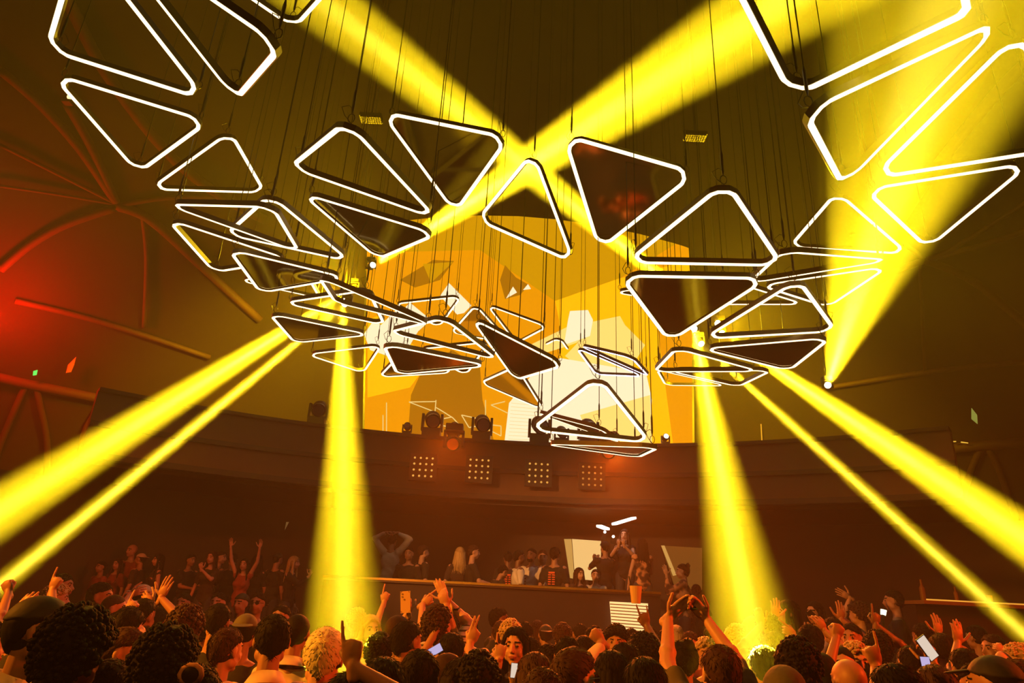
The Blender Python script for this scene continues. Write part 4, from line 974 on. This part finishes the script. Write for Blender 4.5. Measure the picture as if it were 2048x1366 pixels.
A(1096, 1286, 5.0, FL, -10, 'curly', 'k', 'n', 'm', (N_, N_), 'dark curly head with a tiny white glint beside it')
A(1190, 1251, 6.3, FL, 0, 'curly', 'k', 'k', 'd', (N_, N_), 'dark round head just left of the curly facing person')
A(1233, 1244, 6.0, FL, 165, 'afro', 'k', 'k', 'm', (N_, N_), 'person with wide dark curls facing the camera below the booth screen')
A(1262, 1256, 7.0, FL, 0, 'short', 'k', 'k', 'm', (N_, N_), 'dark head against the lower edge of the booth screen')
A(1168, 1270, 5.4, FL, 0, 'medium', 'k', 'k', 'm', (N_, N_), 'dark head between the flat top and the round dark head')
A(1380, 1262, 6.8, FL, 150, 'short', 'b', 'r', 'l', (N_, N_), 'red-lit face between the two big raised arms')
A(1412, 1272, 5.8, FL, 165, 'curly', 'y', 'k', 'l', (N_, N_), 'small red face right of the dark bun', fem=True)
A(1330, 1258, 7.2, FL, 0, 'short', 'k', 'k', 'm', (N_, N_), 'dark head behind the left big raised arm')
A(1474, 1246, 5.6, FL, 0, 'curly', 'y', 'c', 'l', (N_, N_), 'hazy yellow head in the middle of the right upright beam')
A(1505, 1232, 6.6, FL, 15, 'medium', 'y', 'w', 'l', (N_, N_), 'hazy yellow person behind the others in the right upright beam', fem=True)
A(1536, 1226, 6.2, FL, 5, 'curly', 'b', 'n', 'l', ((1549, 1236, .2, 'open', (1552, 1198), (-.5, 0, -1)), N_), 'person with a flat open hand raised at the right rim of the beam')
A(1548, 1262, 4.9, FL, 0, 'medium', 'b', 'n', 'm', ((1522, 1252, .3, 'soft', (1518, 1230)), N_), 'person in the beam rim with a bent bare arm')
A(1576, 1200, 7.9, FL, 82, 'long', 'k', 'k', 'l', (N_, N_), 'long-haired person with bare shoulders in profile facing left, right of the beam', fem=True, sleeve=.02)
A(1629, 1203, 9.1, FL, 120, 'long', 'k', 'k', 'l', ('phone', N_), 'long-haired person looking down at a dark phone', fem=True, sleeve=.1)
A(1618, 1248, 5.4, FL, 10, 'short', 'k', 'k', 'm', ((1590, 1272, .2, 'point', (1562, 1252)), (1650, 1262, .3, 'soft', (1636, 1238), (1, 0, -.2))), 'dark-haired person with one hand pointing left and an arm curled overhead')
A(1700, 1246, 6.4, FL, 140, 'short', 'k', 'r', 'm', (N_, N_), 'red-shirted person facing left in the right crowd')
A(1716, 1202, 8.8, FL, 30, 'curly', 'b', 'r', 'l', ((1700, 1196, .2, 'open', (1686, 1188), (-.5, 0, -1)), N_), 'person in a red top waving an arm toward the left')
A(1664, 1234, 6.8, FL, 0, 'short', 'k', 'k', 'm', (N_, (1682, 1240, .2, 'open', (1682, 1216))), 'dark person with an open red hand up in the right crowd')
A(1708, 1280, 4.8, FL, 170, 'curly', 'y', 'n', 'l', (N_, N_), 'fair face looking back at the camera left of the bracelet arm', fem=True)
A(1752, 1258, 5.6, FL, 0, 'curly', 'k', 'k', 'd', (N_, (1752, 1250, .2, 'point', (1752, 1234))), 'dark head right of the bracelet arm with a finger up')
A(1786, 1180, 9.4, FL, 60, 'short', 'k', 'k', 'm', (N_, 'front'), 'tall dark figure holding a white torch, right of centre')
A(1842, 1246, 7.4, FL, 10, 'short', 'k', 'k', 'm', (N_, N_), 'dark head in the shade left of the filming phone')
A(1880, 1266, 5.8, FL, 0, 'medium', 'k', 'k', 'm', (N_, (1878, 1270, .2, 'open', (1876, 1250))), 'dark person with a red hand above the filming phone')
A(1926, 1296, 4.5, FL, 0, 'short', 'k', 'k', 'm', ((1916, 1282, .3, 'open', (1915, 1242), (-.4, 0, -1)), N_), 'dark-haired person with an open hand and dark wristband raised')
A(1984, 1268, 6.4, FL, 100, 'short', 'b', 'r', 'm', ('phone', N_), 'red-lit person in profile facing left near the right edge')
A(1950, 1250, 8.0, FL, 20, 'short', 'k', 'r', 'm', (N_, N_), 'dim red-shirted back in the right background')
A(2036, 1284, 5.6, FL, 70, 'curly', 'y', 'k', 'l', ((2010, 1310, .2, 'fist', (2000, 1298)), N_), 'fair person near the right edge with a fist forward')
A(1820, 1290, 4.6, FL, 0, 'short', 'k', 'k', 'm', (N_, N_), 'dark head left of the filming phone in the near rows')
# --- far rows before the booth (also seen in the mirrored triangles)
for px, ty, Y, rz, hr, hc_, cl, sk, lr, lb in [
    (940, 1230, 7.2, 10, 'short', 'k', 'k', 'm', (N_, N_), 'dim dark head far back, right of the striped tee'),
    (1004, 1240, 7.0, -15, 'medium', 'b', 'r', 'l', ('front', N_), 'dim head far back, left of the smiling face, arm out in front'),
    (1050, 1242, 7.3, 5, 'short', 'k', 'w', 'l', (N_, N_), 'dim person in a white top far back behind the smiling face'),
    (1125, 1244, 7.2, 0, 'curly', 'b', 'k', 'l', (N_, 'front'), 'dim curly head far back above the flat-topped head'),
    (1160, 1246, 7.9, 20, 'short', 'k', 'c', 'm', (N_, N_), 'dim pale-shirted person far back left of the booth screen'),
    (1075, 1240, 8.9, -5, 'long', 'b', 'r', 'l', (N_, N_), 'dim long-haired head in the last row before the booth middle'),
    (1300, 1252, 8.4, 0, 'short', 'k', 'r', 'm', ('front', 'front'), 'dim red-shirted person far back below the right end of the counter'),
    (1352, 1250, 9.2, 10, 'long', 'y', 'c', 'l', (N_, N_), 'dim fair head in the last row behind the big raised arms'),
    (1420, 1252, 9.0, -10, 'short', 'k', 'k', 'm', (N_, N_), 'dim head in the last row at the left rim of the right beam'),
    (1455, 1258, 8.0, 15, 'curly', 'b', 'w', 'l', (N_, 'front'), 'yellow-lit curly head far back inside the right beam'),
    (905, 1228, 8.3, 0, 'curly', 'k', 'n', 'd', (N_, N_), 'dim curly head in the last row behind the striped tee'),
    (1500, 1258, 9.4, 0, 'short', 'k', 'o', 'm', (N_, N_), 'hazy head in the last row inside the right beam')]:
    A(px, ty, Y, FL, rz, hr, hc_, cl, sk, lr, lb, fem=hr == 'long')
# --- lounge on the left (raised)
LZ = .85
for px, ty, Y, rz, hr, hc_, cl, sk, lr, lb, kw in [
    (206, 1122, 13.0, 150, 'short', 'k', 'r', 'm', (N_, N_), 'dim red-lit figure furthest left in the left lounge', {}),
    (238, 1118, 13.2, 170, 'long', 'b', 'r', 'l', (N_, N_), 'dim long-haired figure in red light in the left lounge', dict(fem=True)),
    (268, 1088, 13.4, 160, 'bald', 'k', 'r', 'l', (N_, N_), 'bald red-lit head standing tallest in the left lounge', {}),
    (285, 1106, 13.0, 90, 'capback', 'w', 'n', 'm', (N_, N_), 'figure in a pale cap below the bald head in the left lounge', {}),
    (321, 1108, 13.0, 130, 'long', 'k', 'n', 'l', (N_, N_), 'long-haired figure with a pale shoulder in the left lounge', dict(fem=True, sleeve=.1)),
    (384, 1108, 13.0, -120, 'short', 'k', 'k', 'm', ('front', 'front'), 'figure with folded hands left of the dark group under the grey screen', {}),
    (427, 1102, 12.6, 170, 'long', 'b', 'n', 'l', ('phone', N_), 'long-haired figure with a hand at the chin in the left lounge', dict(fem=True)),
    (444, 1102, 13.6, -100, 'short', 'b', 'k', 'l', (N_, N_), 'red-lit profile facing right in the left lounge', {}),
    (468, 1106, 13.2, 10, 'short', 'k', 'k', 'm', (N_, N_), 'dark-dressed back with a lit neck in the left lounge', {}),
    (492, 1116, 12.5, 175, 'long', 'k', 'r', 'l', ('up', 'up'), 'figure in a bright red top with both dark arms up under the grey screen', dict(fem=True, sleeve=.05)),
    (517, 1108, 12.8, 0, 'long', 'k', 'k', 'm', (N_, N_), 'long dark hair seen from behind under the grey screen', dict(fem=True)),
    (557, 1105, 12.8, -30, 'capback', 'c', 'k', 'm', (N_, N_), 'figure in a black cap and black hoodie left of the blond one', {}),
    (589, 1112, 12.7, -95, 'long', 'y', 'k', 'l', (N_, 'phone'), 'figure with long straight blond hair facing right, hand held out', dict(fem=True, sleeve=1.7))]:
    A(px, ty, Y, LZ, rz, hr, hc_, cl, sk, lr, lb, **kw)
# --- behind the booth
SZ = 1.05
for px, ty, Y, fz, rz, hr, hc_, cl, sk, lr, lb, kw in [
    (786, 1068, 12.8, SZ + .2, -10, 'short', 'k', 'c', 'm', ('head', 'head'), 'cream-jacketed figure with hands on the head behind the left end of the booth', dict(sleeve=1.8)),
    (820, 1094, 12.6, SZ, 170, 'short', 'k', 'k', 'm', (N_, N_), 'dim orange face left of centre behind the booth', {}),
    (847, 1090, 12.8, SZ, -60, 'short', 'b', 'k', 'l', (N_, N_), 'dim figure turned right behind the booth, beside the dim orange face', {}),
    (921, 1094, 13.2, SZ, 10, 'long', 'y', 'n', 'l', (N_, N_), 'hazy fair long-haired figure behind the one in the black tee', dict(fem=True)),
    (947, 1090, 12.7, SZ, -82, 'short', 'b', 'k', 'l', ('front', 'front'), 'person in a black tee working at the booth in profile facing right', {}),
    (984, 1122, 12.1, SZ, -60, 'medium', 'k', 'k', 'm', ('front', N_), 'dark figure bent low over the counter, right of the black tee', dict(lean=22)),
    (1017, 1102, 12.75, SZ, 5, 'short', 'k', 'k', 'd', (N_, N_), 'person in a black tee with an orange print, standing left of the two in white', dict(extra=('printback',))),
    (1038, 1100, 12.3, SZ, -75, 'short', 'k', 'w', 'd', (N_, N_), 'dark-haired person in a white printed tee facing right', dict(extra=('light_print',))),
    (1064, 1096, 12.85, SZ, 150, 'short', 'k', 'w', 'd', (N_, N_), 'bearded person in a plain white tee facing the camera', dict(extra=('beard',), sleeve=.95)),
    (1086, 1100, 13.3, SZ, 175, 'medium', 'b', 'n', 'm', (N_, N_), 'dim face in the haze between the white tee and the orange-striped back', {}),
    (1110, 1094, 12.4, SZ, -25, 'medium', 'k', 'k', 'm', (N_, N_), 'person in a black tee with orange stripes on the back', dict(extra=('printback',))),
    (1158, 1135, 12.2, SZ - .1, -150, 'long', 'b', 'n', 'l', (N_, N_), 'seated long-haired person behind the counter right of the orange-striped back', dict(fem=True)),
    (1191, 1138, 12.8, SZ - .1, 175, 'short', 'b', 'c', 'l', (N_, N_), 'small pale-dressed figure in front of the cream lounge screen', {}),
    (1210, 1082, 12.9, SZ + .35, 20, 'medium', 'k', 'k', 'm', ('phone', 'phone'), 'dark-dressed person holding a shining phone torch, left of the tallest woman', {}),
    (1249, 1058, 12.9, SZ + .55, 160, 'long', 'b', 'k', 'l', ('phone', 'phone'), 'tallest long-haired woman behind the booth, raising a glass', dict(fem=True, sleeve=.05)),
    (1284, 1076, 12.15, SZ + .4, 5, 'long', 'k', 'p', 'l', (N_, 'front'), 'woman with long dark hair in a pale patterned dress at the right of the booth', dict(fem=True, sleeve=.1)),
    (1366, 1125, 11.9, .85, 70, 'bun', 'k', 'p', 'l', ((1333, 1150, -.1, 'open', (1330, 1138), (-.3, 0, -1)), N_), 'woman in a red-brown patterned top facing left right of the booth, one hand up', dict(fem=True, sleeve=1.8)),
    (1392, 1168, 12.2, .85, 0, 'medium', 'k', 'k', 'm', (N_, N_), 'dark figure low behind the patterned top, left of the right upright beam', {})]:
    A(px, ty, Y, fz, rz, hr, hc_, cl, sk, lr, lb, **kw)
finish_people()
# ------------------------------------------------------------------ things held up
scr = emat('phone_screen', (.75, .62, 1.0), .7); scr2 = emat('phone_screen_warm', (1, .8, .62), .75)
toward = Vector((0, -1, .1))
phone(at(811, 1204, 5.55), Vector((-.12, 0, 1)), Vector((.1, 1, 0)), None, 'gold phone held up in front of the booth, camera side to us', 'g')
phone(at(1854, 1296, 3.6), Vector((-.55, 0, .85)), toward, scr2, 'bright phone tilted left while filming, lower right', s=.72)
phone(at(1852, 1335, 3.4), Vector((0, .1, 1)), toward, scr, 'small lilac-lit phone below the tilted bright one', s=.6)
phone(at(868, 1302, 3.35), Vector((.75, .2, .45)), toward, scr, 'phone with a pale blue screen over the dark flat-topped head', s=.5)
phone(at(1028, 1341, 4.2), Vector((.05, .1, 1)), toward, scr2, 'small phone with a glowing corner held before the smiling face', s=.5)
phone(at(1627, 1234, 8.2), Vector((-.4, .2, .5)), toward, None, 'dark phone in the hands of the woman looking down')
torch = emat('torch_white', (1, .92, .8), 14.0)
for (px, py, Y, lb) in [(1209, 1070, 12.7, 'shining white phone torch above the dark-dressed person behind the booth'), (1226, 1079, 12.55, 'second shining white phone torch just right of the first')]:
    r = phone(at(px, py, Y), Vector((.3, 0, 1)), Vector((0, 1, 0)), None, lb)
    bm = bmesh.new(); tube(bm, (.01, .05, -.006), (.01, .05, -.010), .022, n=12); obj('torch_lamp', bm, torch, r)
r = empty('torch', at(1763, 1240, 9.1)); tag(r, 'white torch glowing in the tall dark figure\'s hand', 'torch')
bm = bmesh.new(); tube(bm, (0, 0, -.06), (.03, 0, .06), .022, n=10); obj('handle', bm, black_m, r)
bm = bmesh.new(); tube(bm, (.03, 0, .06), (.045, 0, .12), .03, .035, n=12); obj('lamp', bm, emat('torch_warm', (1, .9, .55), 3), r)
# plastic cup with straw
r = empty('plastic_cup', at(1272, 1207, 4.85)); tag(r, 'clear plastic cup with a straw held high in front of the booth counter', 'cup')
bm = bmesh.new(); tube(bm, (0, 0, 0), (0, 0, .11), .030, .042, n=18); obj('cup_body', bm, mat('cup_plastic', (.85, .6, .35), .25), r)
bm = bmesh.new(); tube(bm, (-.01, 0, .03), (-.045, 0, .17), .0035, n=6); obj('straw', bm, black_m, r)
r = empty('bottle_cap_ring', at(1388, 1214, 3.5)); tag(r, 'small dark round object with a green glint between the two cupped hands', 'lid')
bm = bmesh.new(); tube(bm, (0, 0, -.01), (0, 0, .012), .038, n=18); obj('disc', bm, mat('dark_lens', (.02, .015, .01), .12), r)
bm = bmesh.new(); sweep(bm, [(math.cos(t) * .038, math.sin(t) * .038, -.008) for t in [2 * PI * k / 18 for k in range(18)]], .003, 5, True); obj('rim', bm, mat('green_rim', (.25, .5, .1), .3), r)
